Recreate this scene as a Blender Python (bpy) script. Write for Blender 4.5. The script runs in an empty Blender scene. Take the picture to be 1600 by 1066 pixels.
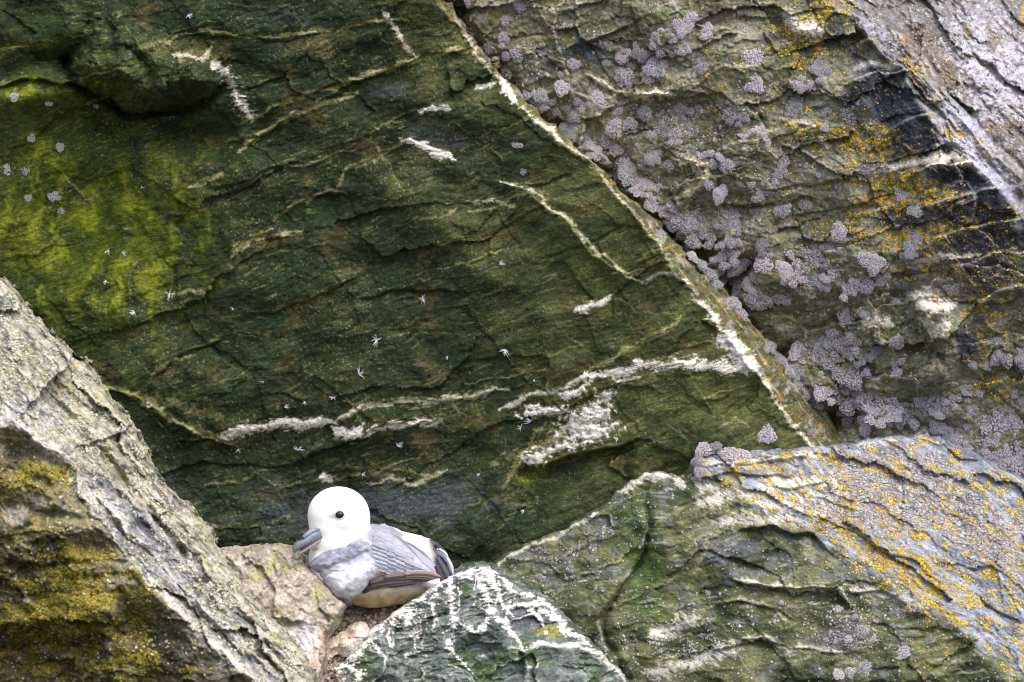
import bpy, bmesh, math, random
import numpy as np
from mathutils import Vector, Matrix

# ------------------------------------------------------------------ camera, sky, sun, exposure
S = bpy.context.scene
COL = S.collection
DIST = 10.0                                    # metres from the lens to the nest ledge (y = 0)
cam_d = bpy.data.cameras.new('camera')
cam = bpy.data.objects.new('camera', cam_d)
COL.objects.link(cam)
cam.location = (0, -DIST, 0)
cam.rotation_euler = (math.radians(90), 0, 0)
cam_d.sensor_width = 36
cam_d.lens = 36 * DIST / 1.6
cam_d.clip_start = 0.1
cam_d.clip_end = 200
cam_d.dof.use_dof = True
cam_d.dof.focus_distance = DIST + 0.0
cam_d.dof.aperture_fstop = 5.6
S.camera = cam

SUN_AZ, SUN_EL = math.radians(30), math.radians(54)
sdir = Vector((math.sin(SUN_AZ) * math.cos(SUN_EL), -math.cos(SUN_AZ) * math.cos(SUN_EL), math.sin(SUN_EL)))
world = bpy.data.worlds.new('World')
S.world = world
world.use_nodes = True
wn = world.node_tree.nodes
wl = world.node_tree.links
bg = wn['Background']
sky = wn.new('ShaderNodeTexSky')
sky.sky_type = 'NISHITA'
sky.sun_disc = False
sky.sun_elevation = SUN_EL
sky.sun_rotation = math.atan2(sdir.x, sdir.y)
sky.air_density = 1.0
sky.dust_density = 4.0
sky.ozone_density = 1.0
wl.new(sky.outputs[0], bg.inputs[0])
bg.inputs[1].default_value = 0.15
sun_d = bpy.data.lights.new('sun', 'SUN')
sun_d.energy = 1.25
sun_d.angle = math.radians(55)
sun_d.color = (1.0, 0.985, 0.965)
sun = bpy.data.objects.new('sun', sun_d)
COL.objects.link(sun)
sun.rotation_euler = sdir.to_track_quat('Z', 'Y').to_euler()
sun.location = sdir * 5
S.view_settings.view_transform = 'Standard'
S.view_settings.look = 'None'
S.view_settings.gamma = 1
S.view_settings.use_curve_mapping = False
S.view_settings.exposure = 0.88
S.cycles.pixel_filter_type = 'BLACKMAN_HARRIS'
S.cycles.filter_width = 1.05

rng = np.random.default_rng(7)
random.seed(7)

# ------------------------------------------------------------------ numeric helpers
F = np.float32


def W(px, py, y):
    """metres; x, z measured on the ledge plane in millimetres, y is the depth"""
    k = (DIST + y) / DIST * 1e-3
    return (px - 800.0) * k, y, (533.0 - py) * k


def sm(a, b, x):
    t = np.clip((x - a) / (b - a), 0, 1)
    return t * t * (3 - 2 * t)


def hsh(i, j, s):
    h = (i.astype(np.uint32) * np.uint32(374761393)) ^ (j.astype(np.uint32) * np.uint32(668265263)) ^ np.uint32((s * 2246822519 + 3266489917) & 0xffffffff)
    h = (h ^ (h >> np.uint32(13))) * np.uint32(1274126177)
    h = (h ^ (h >> np.uint32(16))) * np.uint32(2246822519)
    return h ^ (h >> np.uint32(15))


def rnd(i, j, s):
    return (hsh(i, j, s) & np.uint32(0xffffff)).astype(F) / F(16777216)


def noise(x, y, s=0):
    xi = np.floor(x); yi = np.floor(y)
    fx = (x - xi).astype(F); fy = (y - yi).astype(F)
    xi = xi.astype(np.int32); yi = yi.astype(np.int32)
    u = fx * fx * fx * (fx * (fx * 6 - 15) + 10); v = fy * fy * fy * (fy * (fy * 6 - 15) + 10)

    def g(di, dj):
        a = rnd(xi + di, yi + dj, s) * F(6.2831853)
        return np.cos(a) * (fx - di) + np.sin(a) * (fy - dj)
    a = g(0, 0); b = g(1, 0); c = g(0, 1); d = g(1, 1)
    return ((a + (b - a) * u) * (1 - v) + (c + (d - c) * u) * v) * F(1.5)


def fbm(x, y, o=4, s=0, gain=0.5):
    r = 0; a = 1.0; t = 0
    for k in range(o):
        r = r + a * noise(x * 2 ** k + 17.3 * k, y * 2 ** k - 9.1 * k, s + 31 * k); t += a; a *= gain
    return r / t * 1.4


def ridged(x, y, o=4, s=0, gain=0.55):
    r = 0; a = 1.0; t = 0
    for k in range(o):
        r = r + a * (1 - 2 * np.abs(noise(x * 2 ** k + 5.7 * k, y * 2 ** k + 3.1 * k, s + 31 * k))); t += a; a *= gain
    return r / t


def cells(x, y, s=0):
    """worley: (f1, f2, cell random a, b, c, offset from the cell's point)"""
    xi = np.floor(x).astype(np.int32); yi = np.floor(y).astype(np.int32)
    f1 = np.full(x.shape, 9, F); f2 = np.full(x.shape, 9, F)
    ci = np.zeros(x.shape, np.int32); cj = np.zeros(x.shape, np.int32)
    ox = np.zeros(x.shape, F); oy = np.zeros(x.shape, F)
    for di in (-1, 0, 1):
        for dj in (-1, 0, 1):
            i = xi + di; j = yi + dj
            dx = (x - i - rnd(i, j, s)).astype(F); dy = (y - j - rnd(i, j, s + 1)).astype(F)
            d = dx * dx + dy * dy
            n = d < f1
            f2 = np.where(n, f1, np.minimum(f2, d)); f1 = np.where(n, d, f1)
            ci = np.where(n, i, ci); cj = np.where(n, j, cj); ox = np.where(n, dx, ox); oy = np.where(n, dy, oy)
    return np.sqrt(f1), np.sqrt(f2), rnd(ci, cj, s + 2), rnd(ci, cj, s + 3), rnd(ci, cj, s + 4), ox, oy


def blur(a, r):
    for ax in (0, 1):
        p = np.pad(a, [(r + 1, r) if k == ax else (0, 0) for k in (0, 1)], mode='edge')
        c = np.cumsum(p, axis=ax, dtype=np.float64)
        n = a.shape[ax]
        a = ((np.take(c, range(2 * r + 1, 2 * r + 1 + n), ax) - np.take(c, range(0, n), ax)) / (2 * r + 1)).astype(F)
    return a


def lin(r, g, b):
    c = np.array([r, g, b], np.float64) / 255
    return np.where(c <= 0.04045, c / 12.92, ((c + 0.055) / 1.055) ** 2.4).astype(F)


def mix(a, b, t):
    return a + (b - a) * np.asarray(t)[..., None]


def poly_sdf(PX, PY, poly):
    P = np.array(poly, F)
    d = np.full(PX.shape, 1e9, F); inside = np.zeros(PX.shape, bool)
    for a, b in zip(P, np.roll(P, -1, 0)):
        ex, ey = b - a; wx = PX - a[0]; wy = PY - a[1]
        t = np.clip((wx * ex + wy * ey) / (ex * ex + ey * ey + 1e-9), 0, 1)
        d = np.minimum(d, (wx - ex * t) ** 2 + (wy - ey * t) ** 2)
        c = ((a[1] > PY) != (b[1] > PY))
        xx = (b[0] - a[0]) * (PY - a[1]) / (b[1] - a[1] + 1e-9) + a[0]
        inside ^= c & (PX < xx)
    d = np.sqrt(d)
    return np.where(inside, -d, d)


def line_dist(PX, PY, pts):
    """distance, signed side (positive = right hand / below when drawn left to right), position along 0..1"""
    P = np.array(pts, F)
    best = np.full(PX.shape, 1e9, F); side = np.zeros(PX.shape, F); along = np.zeros(PX.shape, F)
    L = np.hypot(*(P[1:] - P[:-1]).T); T = np.concatenate([[0], np.cumsum(L)]); T /= T[-1]
    for k in range(len(P) - 1):
        a, b = P[k], P[k + 1]; ex, ey = b - a; wx = PX - a[0]; wy = PY - a[1]
        t = np.clip((wx * ex + wy * ey) / (ex * ex + ey * ey + 1e-9), 0, 1)
        d = np.hypot(wx - ex * t, wy - ey * t)
        n = d < best
        best = np.where(n, d, best)
        side = np.where(n, (ex * wy - ey * wx) / (L[k] + 1e-9), side)
        along = np.where(n, T[k] + (T[k + 1] - T[k]) * t, along)
    return best, side, along


# ------------------------------------------------------------------ object helpers
def tag(o, label=None, cat=None, group=None, kind=None):
    if label: o['label'] = label
    if cat: o['category'] = cat
    if group: o['group'] = group
    if kind: o['kind'] = kind
    return o


def link_mesh(name, verts, faces, mat, parent=None, col=None, smooth=True):
    """verts (n,3) float, faces (m,k) int with one k"""
    me = bpy.data.meshes.new(name)
    verts = np.ascontiguousarray(verts, np.float32); faces = np.ascontiguousarray(faces, np.int32)
    me.vertices.add(len(verts)); me.vertices.foreach_set('co', verts.ravel())
    m, k = faces.shape
    me.loops.add(m * k); me.loops.foreach_set('vertex_index', faces.ravel())
    me.polygons.add(m); me.polygons.foreach_set('loop_start', np.arange(0, m * k, k, dtype=np.int32))
    me.update(calc_edges=True)
    me.polygons.foreach_set('use_smooth', np.full(m, smooth, bool))
    if col is not None:
        a = me.attributes.new('albedo', 'FLOAT_COLOR', 'POINT')
        c = np.ones((len(verts), 4), np.float32); c[:, :3] = np.clip(col, 0.002, 0.95)
        a.data.foreach_set('color', c.ravel())
    me.materials.append(mat)
    o = bpy.data.objects.new(name, me)
    COL.objects.link(o)
    if parent: o.parent = parent
    return o


def empty(name, loc=(0, 0, 0)):
    o = bpy.data.objects.new(name, None)
    o.empty_display_size = 0.03
    COL.objects.link(o); o.location = loc
    return o


def base_mat(name, rough=0.85, spec=0.25):
    m = bpy.data.materials.new(name); m.use_nodes = True
    n = m.node_tree.nodes; b = n['Principled BSDF']
    b.inputs['Roughness'].default_value = rough
    b.inputs['Specular IOR Level'].default_value = spec
    return m, n, m.node_tree.links, b


def attr_mat(name, scale=300, var=0.45, bump=0.5, bscale=500, rough=0.85, spec=0.25, speck=0.0, dist=0.0012, attr='albedo', strand=None, svar=0.35):
    """the measured pigment, broken up by fine grain, with fine relief"""
    m, n, l, b = base_mat(name, rough, spec)
    at = n.new('ShaderNodeAttribute'); at.attribute_name = attr
    tc = n.new('ShaderNodeTexCoord')
    ns = n.new('ShaderNodeTexNoise'); ns.inputs['Scale'].default_value = scale; ns.inputs['Detail'].default_value = 5
    ns.inputs['Roughness'].default_value = 0.7
    l.new(tc.outputs['Object'], ns.inputs['Vector'])
    mr = n.new('ShaderNodeMapRange'); mr.inputs['From Min'].default_value = 0.3; mr.inputs['From Max'].default_value = 0.7
    mr.inputs['To Min'].default_value = 1 - var; mr.inputs['To Max'].default_value = 1 + var
    l.new(ns.outputs['Fac'], mr.inputs['Value'])
    mx = n.new('ShaderNodeMix'); mx.data_type = 'RGBA'; mx.blend_type = 'MULTIPLY'; mx.inputs['Factor'].default_value = 1
    l.new(at.outputs['Color'], mx.inputs['A']); l.new(mr.outputs['Result'], mx.inputs['B'])
    out = mx.outputs['Result']
    if strand is not None:
        mp = n.new('ShaderNodeMapping'); mp.vector_type = 'TEXTURE'
        mp.inputs['Rotation'].default_value = (0, math.radians(-strand), 0); mp.inputs['Scale'].default_value = (0.016, 0.016, 0.0028)
        l.new(tc.outputs['Object'], mp.inputs['Vector'])
        sn = n.new('ShaderNodeTexNoise'); sn.inputs['Scale'].default_value = 1; sn.inputs['Detail'].default_value = 4; sn.inputs['Roughness'].default_value = 0.65
        sn.inputs['Distortion'].default_value = 0.8
        l.new(mp.outputs['Vector'], sn.inputs['Vector'])
        sr = n.new('ShaderNodeMapRange'); sr.inputs['From Min'].default_value = 0.28; sr.inputs['From Max'].default_value = 0.72
        sr.inputs['To Min'].default_value = 1 - svar; sr.inputs['To Max'].default_value = 1 + svar
        l.new(sn.outputs['Fac'], sr.inputs['Value'])
        m2 = n.new('ShaderNodeMix'); m2.data_type = 'RGBA'; m2.blend_type = 'MULTIPLY'; m2.inputs['Factor'].default_value = 1
        l.new(out, m2.inputs['A']); l.new(sr.outputs['Result'], m2.inputs['B']); out = m2.outputs['Result']
    l.new(out, b.inputs['Base Color'])
    if bump:
        nb = n.new('ShaderNodeTexNoise'); nb.inputs['Scale'].default_value = bscale; nb.inputs['Detail'].default_value = 4
        nb.inputs['Roughness'].default_value = 0.65
        l.new(tc.outputs['Object'], nb.inputs['Vector'])
        bp = n.new('ShaderNodeBump'); bp.inputs['Strength'].default_value = bump; bp.inputs['Distance'].default_value = dist
        hsrc = nb.outputs['Fac']
        if strand is not None:
            ad = n.new('ShaderNodeMath'); ad.operation = 'ADD'
            l.new(nb.outputs['Fac'], ad.inputs[0]); l.new(sn.outputs['Fac'], ad.inputs[1]); hsrc = ad.outputs[0]
        l.new(hsrc, bp.inputs['Height']); l.new(bp.outputs['Normal'], b.inputs['Normal'])
    return m


M_ROCK = attr_mat('rock_surface', 320, 0.35, 0.8, 420, 0.8, 0.3)
M_MOSS = attr_mat('mossy_rock_surface', 320, 0.45, 0.8, 450, 0.9, 0.15, strand=16, svar=.5)
M_BUTT = attr_mat('buttress_surface', 320, 0.4, 0.8, 450, 0.85, 0.2, strand=14, svar=.35)
M_OUTC = attr_mat('outcrop_surface', 320, 0.4, 0.8, 420, 0.8, 0.3, strand=-24, svar=.4)
M_BOUL = attr_mat('boulder_surface', 220, 0.4, 0.9, 300, 0.85, 0.25, strand=-44, svar=.35)
M_PEAK = attr_mat('peak_surface', 320, 0.4, 0.8, 420, 0.8, 0.3, strand=8, svar=.4)
M_SOIL = attr_mat('soil_surface', 400, 0.45, 1.0, 500, 0.95, 0.1, dist=0.002)


# ------------------------------------------------------------------ a rock: a relief over an outline, with true sides
class Rock:
    def __init__(self, x0, x1, y0, y1, poly=None, jit=5.0, seed=1, step=1.6, thick=0.2):
        def axis(a, b, lo, hi):
            c = np.arange(max(a, lo), min(b, hi) + step, step)
            pre = np.arange(a, lo, 7.0) if a < lo else np.array([])
            post = np.arange(hi + step + 7, b, 7.0) if b > hi else np.array([])
            return np.concatenate([pre, c, post]).astype(F)
        self.xs = axis(x0, x1, -24, 1624); self.ys = axis(y0, y1, -24, 1090)
        self.PX, self.PY = np.meshgrid(self.xs, self.ys)
        self.seed = seed; self.poly = poly; self.thick = thick
        s = seed * 101
        self.wx = self.PX + 9 * fbm(self.PX / 45, self.PY / 45, 5, s + 1, 0.6)
        self.wy = self.PY + 9 * fbm(self.PX / 45, self.PY / 45, 5, s + 2, 0.6)
        self.lx = self.PX + 7 * fbm(self.PX / 60, self.PY / 60, 3, s + 5, 0.4)
        self.ly = self.PY + 7 * fbm(self.PX / 60, self.PY / 60, 3, s + 6, 0.4)
        self.h = np.zeros(self.PX.shape, F)          # relief in mm, towards the viewer
        self.pale = np.zeros(self.PX.shape, F)       # white mineral
        self.cream = np.zeros(self.PX.shape, F)
        self.part = np.zeros(self.PX.shape, np.int16)
        self.sdf = None
        if poly is not None:
            d = poly_sdf(self.PX, self.PY, poly)
            self.sdf = d + jit * fbm(self.PX / 22, self.PY / 22, 4, s + 3)

    def strata(self, deg, plates=10, pl=(110, 30), terr=5, tl=(180, 42), tk=3.0, fol=2.2, fl=(60, 6), grain=1.2, lump=12, ll=140, seed=0, mask=1.0, mid=2.4, sec=.3):
        s = self.seed * 1000 + seed * 77
        PX, PY = self.PX, self.PY
        ang = np.radians(np.asarray(deg, F))
        w1 = 16 * fbm(PX / 130, PY / 130, 3, s + 11); w2 = 16 * fbm(PX / 130, PY / 130, 3, s + 12)
        c, n = np.cos(ang), np.sin(ang)
        u = c * PX - n * PY + w1; v = n * PX + c * PY + w2     # deg > 0: rising to the right
        h = lump * fbm(PX / ll, PY / ll, 3, s + 13)
        if plates:
            jx = 4.5 * fbm(PX / 16, PY / 16, 3, s + 14)
            f1, f2, a, b, e, ox, oy = cells((u + jx) / pl[0], (v + jx) / pl[1], s + 15)
            h = h + plates * ((a - 0.5) + (b - 0.5) * ox * 1.3 + (e - 0.5) * oy * 1.3)
            f1, f2, a, b, e, ox, oy = cells((u + jx) / pl[0] * 2.6, (v + jx) / pl[1] * 2.6, s + 16)
            h = h + plates * sec * ((a - 0.5) + (b - 0.5) * ox * 1.5 + (e - 0.5) * oy * 1.5)
        if terr:
            t = fbm(u / tl[0], v / tl[1], 4, s + 17, 0.42) * tk
            k = np.floor(t); f = t - k
            tm = sm(-.3, .5, fbm(PX / 120, PY / 90, 3, s + 23))
            h = h + tm * (terr * (k + sm(0.75, 1.0, f)) - terr * t)
        fm = 0.2 + 0.8 * sm(-.35, .5, fbm(PX / 95, PY / 75, 3, s + 21))
        h = h + mid * fbm(u / 34, v / 20, 4, s + 22, 0.6)
        if fol:
            h = h + fm * fol * ridged(u / fl[0], v / fl[1], 4, s + 18) + 0.6 * fol * fbm(u / 30, v / 12, 3, s + 19)
        if grain:
            h = h + grain * fbm(PX / 7, PY / 7, 3, s + 20, 0.6)
        self.h = self.h + h * mask
        self.u, self.v = u, v

    def _box(self, pts, m):
        P = np.array(pts)
        i0, i1 = np.searchsorted(self.xs, [P[:, 0].min() - m, P[:, 0].max() + m])
        j0, j1 = np.searchsorted(self.ys, [P[:, 1].min() - m, P[:, 1].max() + m])
        return slice(j0, j1), slice(i0, i1)

    def line(self, pts, ridge=0, w=5, step=0, L=40, white=0, cream=0, pw=4, taper=True, crack=0, cw=2.5, rag=1.0, brk=0.4):
        b = self._box(pts, max(4 * w, 2.5 * L if step else 0, 4 * pw) + 12)
        x, y = self.wx[b], self.wy[b]
        if x.size == 0: return
        d, s, t = line_dist(x, y, pts)
        fade = sm(0, 0.12, t) * sm(0, 0.12, 1 - t) * 0.8 + 0.2 if taper else np.ones_like(t)
        if ridge: self.h[b] += (.45 if self.seed == 3 else .8) * ridge * fade * np.exp(-(d / w) ** 2)
        if step or crack: d2, s2, t2 = line_dist(self.lx[b], self.ly[b], pts)
        if step: self.h[b] -= step * fade * sm(0, 4, s2) * np.exp(-np.maximum(s2, 0) / L) * np.exp(-(np.maximum(d2 - np.abs(s2), 0) / 12) ** 2)
        if crack: self.h[b] -= crack * fade * np.exp(-(d2 / cw) ** 2)
        if white or cream:
            sd = self.seed + int(pts[0][0])
            n = fbm(self.PX[b] / 17, self.PY[b] / 10, 5, sd, 0.68)
            th = fbm(self.u[b] / 26, self.v[b] / 4.2, 4, sd + 5, 0.62) + .3 * fbm(self.PX[b] / 5, self.PY[b] / 4, 2, sd + 6)
            pw = pw * .78
            q = d / np.maximum(pw * (.3 + .7 * fade) * (1 + .9 * rag * n), .4)
            k = sm(.15, .62, 1.02 - .62 * q + .62 * rag * th + .35 * brk - .24) * sm(2.6, 1.6, q)
            k2 = sm(.1, .6, 1.0 - .36 * q + .75 * th - .25) * sm(3.2, 1.8, q)
            if white: self.cream[b] = np.maximum(self.cream[b], (.45 if self.seed != 19 else .12) * min(1, white + cream) * k2)
            if white: self.pale[b] = np.maximum(self.pale[b], white * k)
            if cream: self.cream[b] = np.maximum(self.cream[b], cream * k)

    def blob(self, cx, cy, rx, ry, ang=0, white=0, cream=0, h=0, rag=0.9, n=12):
        m = 1.6 * max(rx, ry)
        b = self._box([(cx, cy)], m)
        x, y = self.wx[b] - cx, self.wy[b] - cy
        if x.size == 0: return
        a = math.radians(ang); c, s_ = math.cos(a), math.sin(a)
        u = (c * x - s_ * y) / rx; v = (s_ * x + c * y) / ry
        r = np.sqrt(u * u + v * v) + rag * fbm(self.PX[b] / n, self.PY[b] / n, 4, self.seed + int(cx))
        r = r + .4 * fbm(self.u[b] / 14, self.v[b] / 4, 3, self.seed + int(cy))
        k = sm(1.05, 0.8, r)
        if white: self.cream[b] = np.maximum(self.cream[b], .6 * sm(1.6, .9, r))
        if white: self.pale[b] = np.maximum(self.pale[b], white * k)
        if cream: self.cream[b] = np.maximum(self.cream[b], cream * k)
        if h: self.h[b] += h * sm(1.1, 0.3, r)

    def gauss(self, cx, cy, rx, ry, ang=0):
        a = math.radians(ang); c, s_ = math.cos(a), math.sin(a)
        x = self.PX - cx; y = self.PY - cy
        return np.exp(-(((c * x - s_ * y) / rx) ** 2 + ((s_ * x + c * y) / ry) ** 2))

    def region(self, pts, idx):
        b = self._box(pts, 20)
        d = poly_sdf(self.wx[b], self.wy[b], pts)
        self.part[b] = np.where(d < 0, idx, self.part[b])

    def convex(self, r):
        return self.h - blur(self.h, r)

    def finish(self, name, mat, col, part_names=None, parent=None):
        """y0: depth of the plain face in metres (array); writes the meshes"""
        PX, PY = self.PX.copy(), self.PY.copy()
        Y = self.Y = self.y0 - self.h * 1e-3
        keep = np.ones(PX.shape, bool)
        if self.sdf is not None:
            m = 22.0
            gy, gx = np.gradient(self.sdf, self.ys, self.xs)
            g = np.sqrt(gx * gx + gy * gy) + 0.3
            out = np.clip(self.sdf, 0, None)
            PX = PX - gx / g * out / np.maximum(g, 0.6); PY = PY - gy / g * out / np.maximum(g, 0.6)
            Y = Y + self.thick * np.clip(out / m, 0, 1)
            # the rim is worn round
            Y = Y + 0.012 * (1 - np.sqrt(np.clip(1 - np.clip(1 + np.minimum(self.sdf, 0) / 14, 0, 1) ** 2, 0, 1)))
            keep = self.sdf < m
        X, Yw, Z = W(PX, PY, Y)
        V = np.stack([X, Yw, Z], -1).reshape(-1, 3)
        C = col.reshape(-1, 3)
        ny, nx = PX.shape
        I = np.arange(ny * nx).reshape(ny, nx)
        q = np.stack([I[:-1, :-1], I[1:, :-1], I[1:, 1:], I[:-1, 1:]], -1).reshape(-1, 4)
        kq = (keep[:-1, :-1] & keep[1:, :-1] & keep[1:, 1:] & keep[:-1, 1:]).reshape(-1)
        pq = self.part[:-1, :-1].reshape(-1)
        root = None
        for k in [0] + sorted((part_names or {}).keys()):
            sel = q[kq & (pq == k)]
            if len(sel) < 12: continue
            used = np.zeros(len(V), bool); used[sel.ravel()] = True
            mp = np.cumsum(used) - 1
            nm = name if k == 0 else part_names[k]
            o = link_mesh(nm, V[used], mp[sel], mat, root if k else parent, C[used])
            if k == 0: root = o
        self.root = root
        gy, gx = np.gradient(Y, self.ys * 1e-3, self.xs * 1e-3)
        self.gx, self.gy = blur(gx.astype(F), 3), blur(gy.astype(F), 3)
        self.Ys = self.y0 - self.h * 1e-3
        return root

    def at(self, px, py):
        i = np.clip(np.searchsorted(self.xs, px), 0, len(self.xs) - 1); j = np.clip(np.searchsorted(self.ys, py), 0, len(self.ys) - 1)
        y = self.Ys[j, i]
        nrm = np.stack([self.gx[j, i], -np.ones(np.shape(y)), -self.gy[j, i]], -1)
        nrm = nrm / np.linalg.norm(nrm, axis=-1, keepdims=True)
        return y, nrm



# ================================================================== the green overhanging wall
RIDGE = np.array([(683, -40), (683, 0), (722, 55), (739, 76), (781, 128), (805, 161), (851, 198), (896, 235), (921, 252), (950, 285), (995, 343),
                  (1028, 380), (1056, 430), (1085, 465), (1112, 494), (1140, 535), (1176, 576), (1210, 625), (1240, 665), (1268, 706), (1290, 760)], F)
OUTER = [(690, -40), (692, 0), (728, 52), (757, 86), (800, 138), (836, 172), (868, 205), (908, 240), (945, 275), (985, 318), (1030, 352), (1064, 390),
         (1090, 425), (1124, 449), (1165, 486), (1197, 527), (1240, 576), (1272, 617), (1316, 674), (1350, 740), (1360, 800)]
wall = Rock(-260, 1370, -420, 1010, poly=[(-600, -600), (640, -600)] + OUTER + [(1360, 1200), (-600, 1200)], seed=3, jit=9, thick=0.25)
PX, PY = wall.PX, wall.PY
ridge_x = np.interp(PY + 0 * PX, RIDGE[:, 1], RIDGE[:, 0]).astype(F) + 6 * fbm(PX / 20, PY / 20, 3, 77) + 7 * fbm(PX / 60, PY / 60, 2, 78)
over = PX - ridge_x                                     # > 0 on the narrow side face
wall.y0 = 0.155 + 0.00007 * np.clip(-over, 0, None) - 0.0002 * (800 - PY) + 0.0021 * np.clip(over, 0, None)
wall.y0 = wall.y0 + 0.035 * wall.gauss(60, 330, 190, 150) - 0.02 * wall.gauss(1000, 420, 300, 200) + 0.03 * wall.gauss(520, 760, 260, 90)
side = sm(-2, 5, over)
wall.strata(-50, plates=5, pl=(170, 80), terr=0, mid=0, fol=0, grain=0, lump=0, seed=9, mask=1 - side, sec=0)
wall.strata(17, plates=13, pl=(200, 80), sec=.13, terr=0, mid=2.6, fol=1.2, fl=(34, 7), grain=1.2, lump=24, ll=130, mask=(1 - 0.8 * side) * (1 - .25 * sm(650, 950, PX + .5 * PY - 100)))
rough = 1 - .6 * sm(650, 950, PX + .5 * PY - 100)
wall.h -= rough * (1 - side) * (2.0 * sm(.3, .8, fbm(wall.u / 20, wall.v / 7, 4, 97)) + 2.2 * sm(.3, .8, fbm(wall.u / 60, wall.v / 16, 4, 96)))
wall.h += side * (4 * ridged((PX * 0.62 + PY * 0.78) / 60, (PX * 0.78 - PY * 0.62) / 6, 4, 99) + 2 * fbm(PX / 8, PY / 8, 3, 98))
# the knob under the top edge, with its overhang
KNOB = [(140, 41), (165, 17), (186, 12), (198, 25), (248, 50), (300, 72), (330, 96), (348, 130), (326, 153), (297, 159), (264, 166), (223, 175), (198, 173), (176, 148), (124, 130), (103, 104), (122, 75)]
kd = poly_sdf(wall.wx, wall.wy, KNOB) + 5 * fbm(PX / 16, PY / 16, 3, 5)
wall.h += 95 * sm(6, -40, kd) * (0.3 + 0.7 * sm(10, 140, PY)) + 22 * sm(4, -8, kd)
wall.h += 10 * sm(0, -30, kd) * ridged(PX / 60, PY / 34, 3, 41)
wall.h -= 40 * wall.gauss(235, 205, 130, 24, -4) + 28 * wall.gauss(70, 100, 90, 20, 10)
wall.h += 26 * wall.gauss(50, 150, 90, 20, 8) + 18 * wall.gauss(430, 270, 60, 40, 20)
wall.line([(103, 104), (124, 134), (176, 152), (198, 178), (223, 179), (264, 170), (297, 163), (330, 156), (350, 134)], crack=38, cw=10, taper=False)
wall.line([(140, 41), (122, 75), (103, 104)], crack=16, cw=8, taper=False)
wall.line([(165, 17), (172, 60), (168, 100), (180, 140)], crack=16, cw=7)
wall.line([(200, 70), (235, 105), (240, 150)], crack=10, cw=6, step=12, L=30)
wall.line([(-20, 138), (60, 122), (130, 130), (200, 176), (330, 165)], step=22, L=45)
wall.line([(176, 20), (178, 70), (182, 120), (200, 170)], crack=10, cw=5)
wall.line([(250, 60), (275, 95), (262, 130), (285, 160)], crack=6, cw=4)
# ledges and the pale lips along them
LN = wall.line
LN([(500, 142), (562, 124), (624, 101), (678, 85), (739, 76)], step=14, L=30, cream=1, pw=5, ridge=5, w=5)
LN([(372, 235), (413, 206), (462, 178), (500, 160), (560, 146)], step=12, L=30, cream=1, pw=6, ridge=4)
LN([(388, 190), (454, 157), (540, 128)], step=6, L=25, cream=.7, pw=3)
LN([(599, 18), (628, 58), (652, 92)], cream=.9, white=.45, pw=4, ridge=3)
LN([(630, 219), (673, 233), (712, 250)], white=1, pw=7, ridge=5, w=6, brk=.7)
LN([(530, 292), (541, 262), (590, 242), (636, 222)], cream=.9, pw=5, step=8, L=25)
LN([(781, 281), (805, 289), (822, 291), (859, 326), (896, 355), (929, 388), (958, 413), (987, 433)], step=-16, L=40, cream=1, white=.3, pw=4, ridge=6, w=4)
LN([(800, 288), (855, 286), (900, 272)], step=10, L=18, cream=.6, pw=3)
LN([(727, 314), (764, 313), (805, 322)], cream=.9, white=.2, pw=4, ridge=3)
LN([(735, 332), (775, 328)], cream=.7, pw=4)
LN([(578, 213), (616, 186), (657, 165)], cream=.6, pw=2.5, ridge=3)
LN([(660, 170), (702, 171)], white=.9, pw=5)
LN([(740, 139), (772, 129)], white=.6, cream=.6, pw=5)
LN([(264, 62), (314, 50), (351, 54), (413, 62), (470, 55), (540, 42), (640, 30)], cream=.8, pw=3.5, step=7, L=25)
LN([(270, 84), (314, 93), (336, 78)], cream=.8, white=.3, pw=4)
LN([(330, 97), (348, 106)], white=.9, pw=9, rag=.7)
LN([(350, 110), (362, 134), (374, 158), (390, 184)], white=.95, pw=9, rag=1.6, brk=-.05, taper=False)
LN([(297, 293), (351, 272)], cream=.8, pw=4)
LN([(425, 347), (462, 318), (516, 299), (540, 303)], cream=.9, pw=4, step=12, L=25)
LN([(363, 402), (386, 376), (417, 362)], cream=.9, pw=7, step=8, L=20)
LN([(429, 367), (475, 361)], cream=.7, pw=4)
LN([(268, 463), (322, 455)], cream=.8, pw=4)
LN([(233, 590), (285, 552), (345, 526)], cream=.35, pw=3, step=14, L=35)
LN([(640, 342), (690, 338), (720, 330)], cream=.5, pw=3)
LN([(330, 300), (420, 260), (500, 250)], step=10, L=40)
LN([(560, 470), (640, 450), (720, 455)], step=13, L=35)
LN([(400, 490), (480, 470), (560, 430)], step=11, L=35)
LN([(150, 600), (210, 614), (280, 660), (330, 682), (373, 702)], step=-10, L=40, cream=.7, pw=6, ridge=6, w=7)
LN([(270, 690), (330, 684), (372, 701)], step=26, L=35)
LN([(409, 618), (445, 612), (478, 626), (470, 648), (430, 660)], step=8, L=18)
LN([(340, 684), (394, 670), (450, 662), (499, 658), (530, 660)], white=.9, cream=1, pw=8, ridge=8, w=8, brk=.55)
LN([(450, 664), (510, 658)], white=1, pw=7, brk=.6)
LN([(520, 662), (575, 634), (631, 626), (688, 627), (744, 618), (790, 608)], cream=1, white=.35, pw=6, ridge=5, step=6, L=25)
LN([(525, 672), (545, 680), (565, 665)], white=1, pw=9, brk=.5)
LN([(545, 680), (594, 669), (631, 664), (690, 659)], cream=1, white=.7, pw=5, ridge=4)
LN([(640, 640), (700, 630), (730, 655)], cream=.5, pw=3)
LN([(430, 760), (520, 745), (600, 735), (690, 740)], cream=.55, pw=3, ridge=3)
LN([(500, 745), (518, 752)], white=.9, pw=8)
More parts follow.
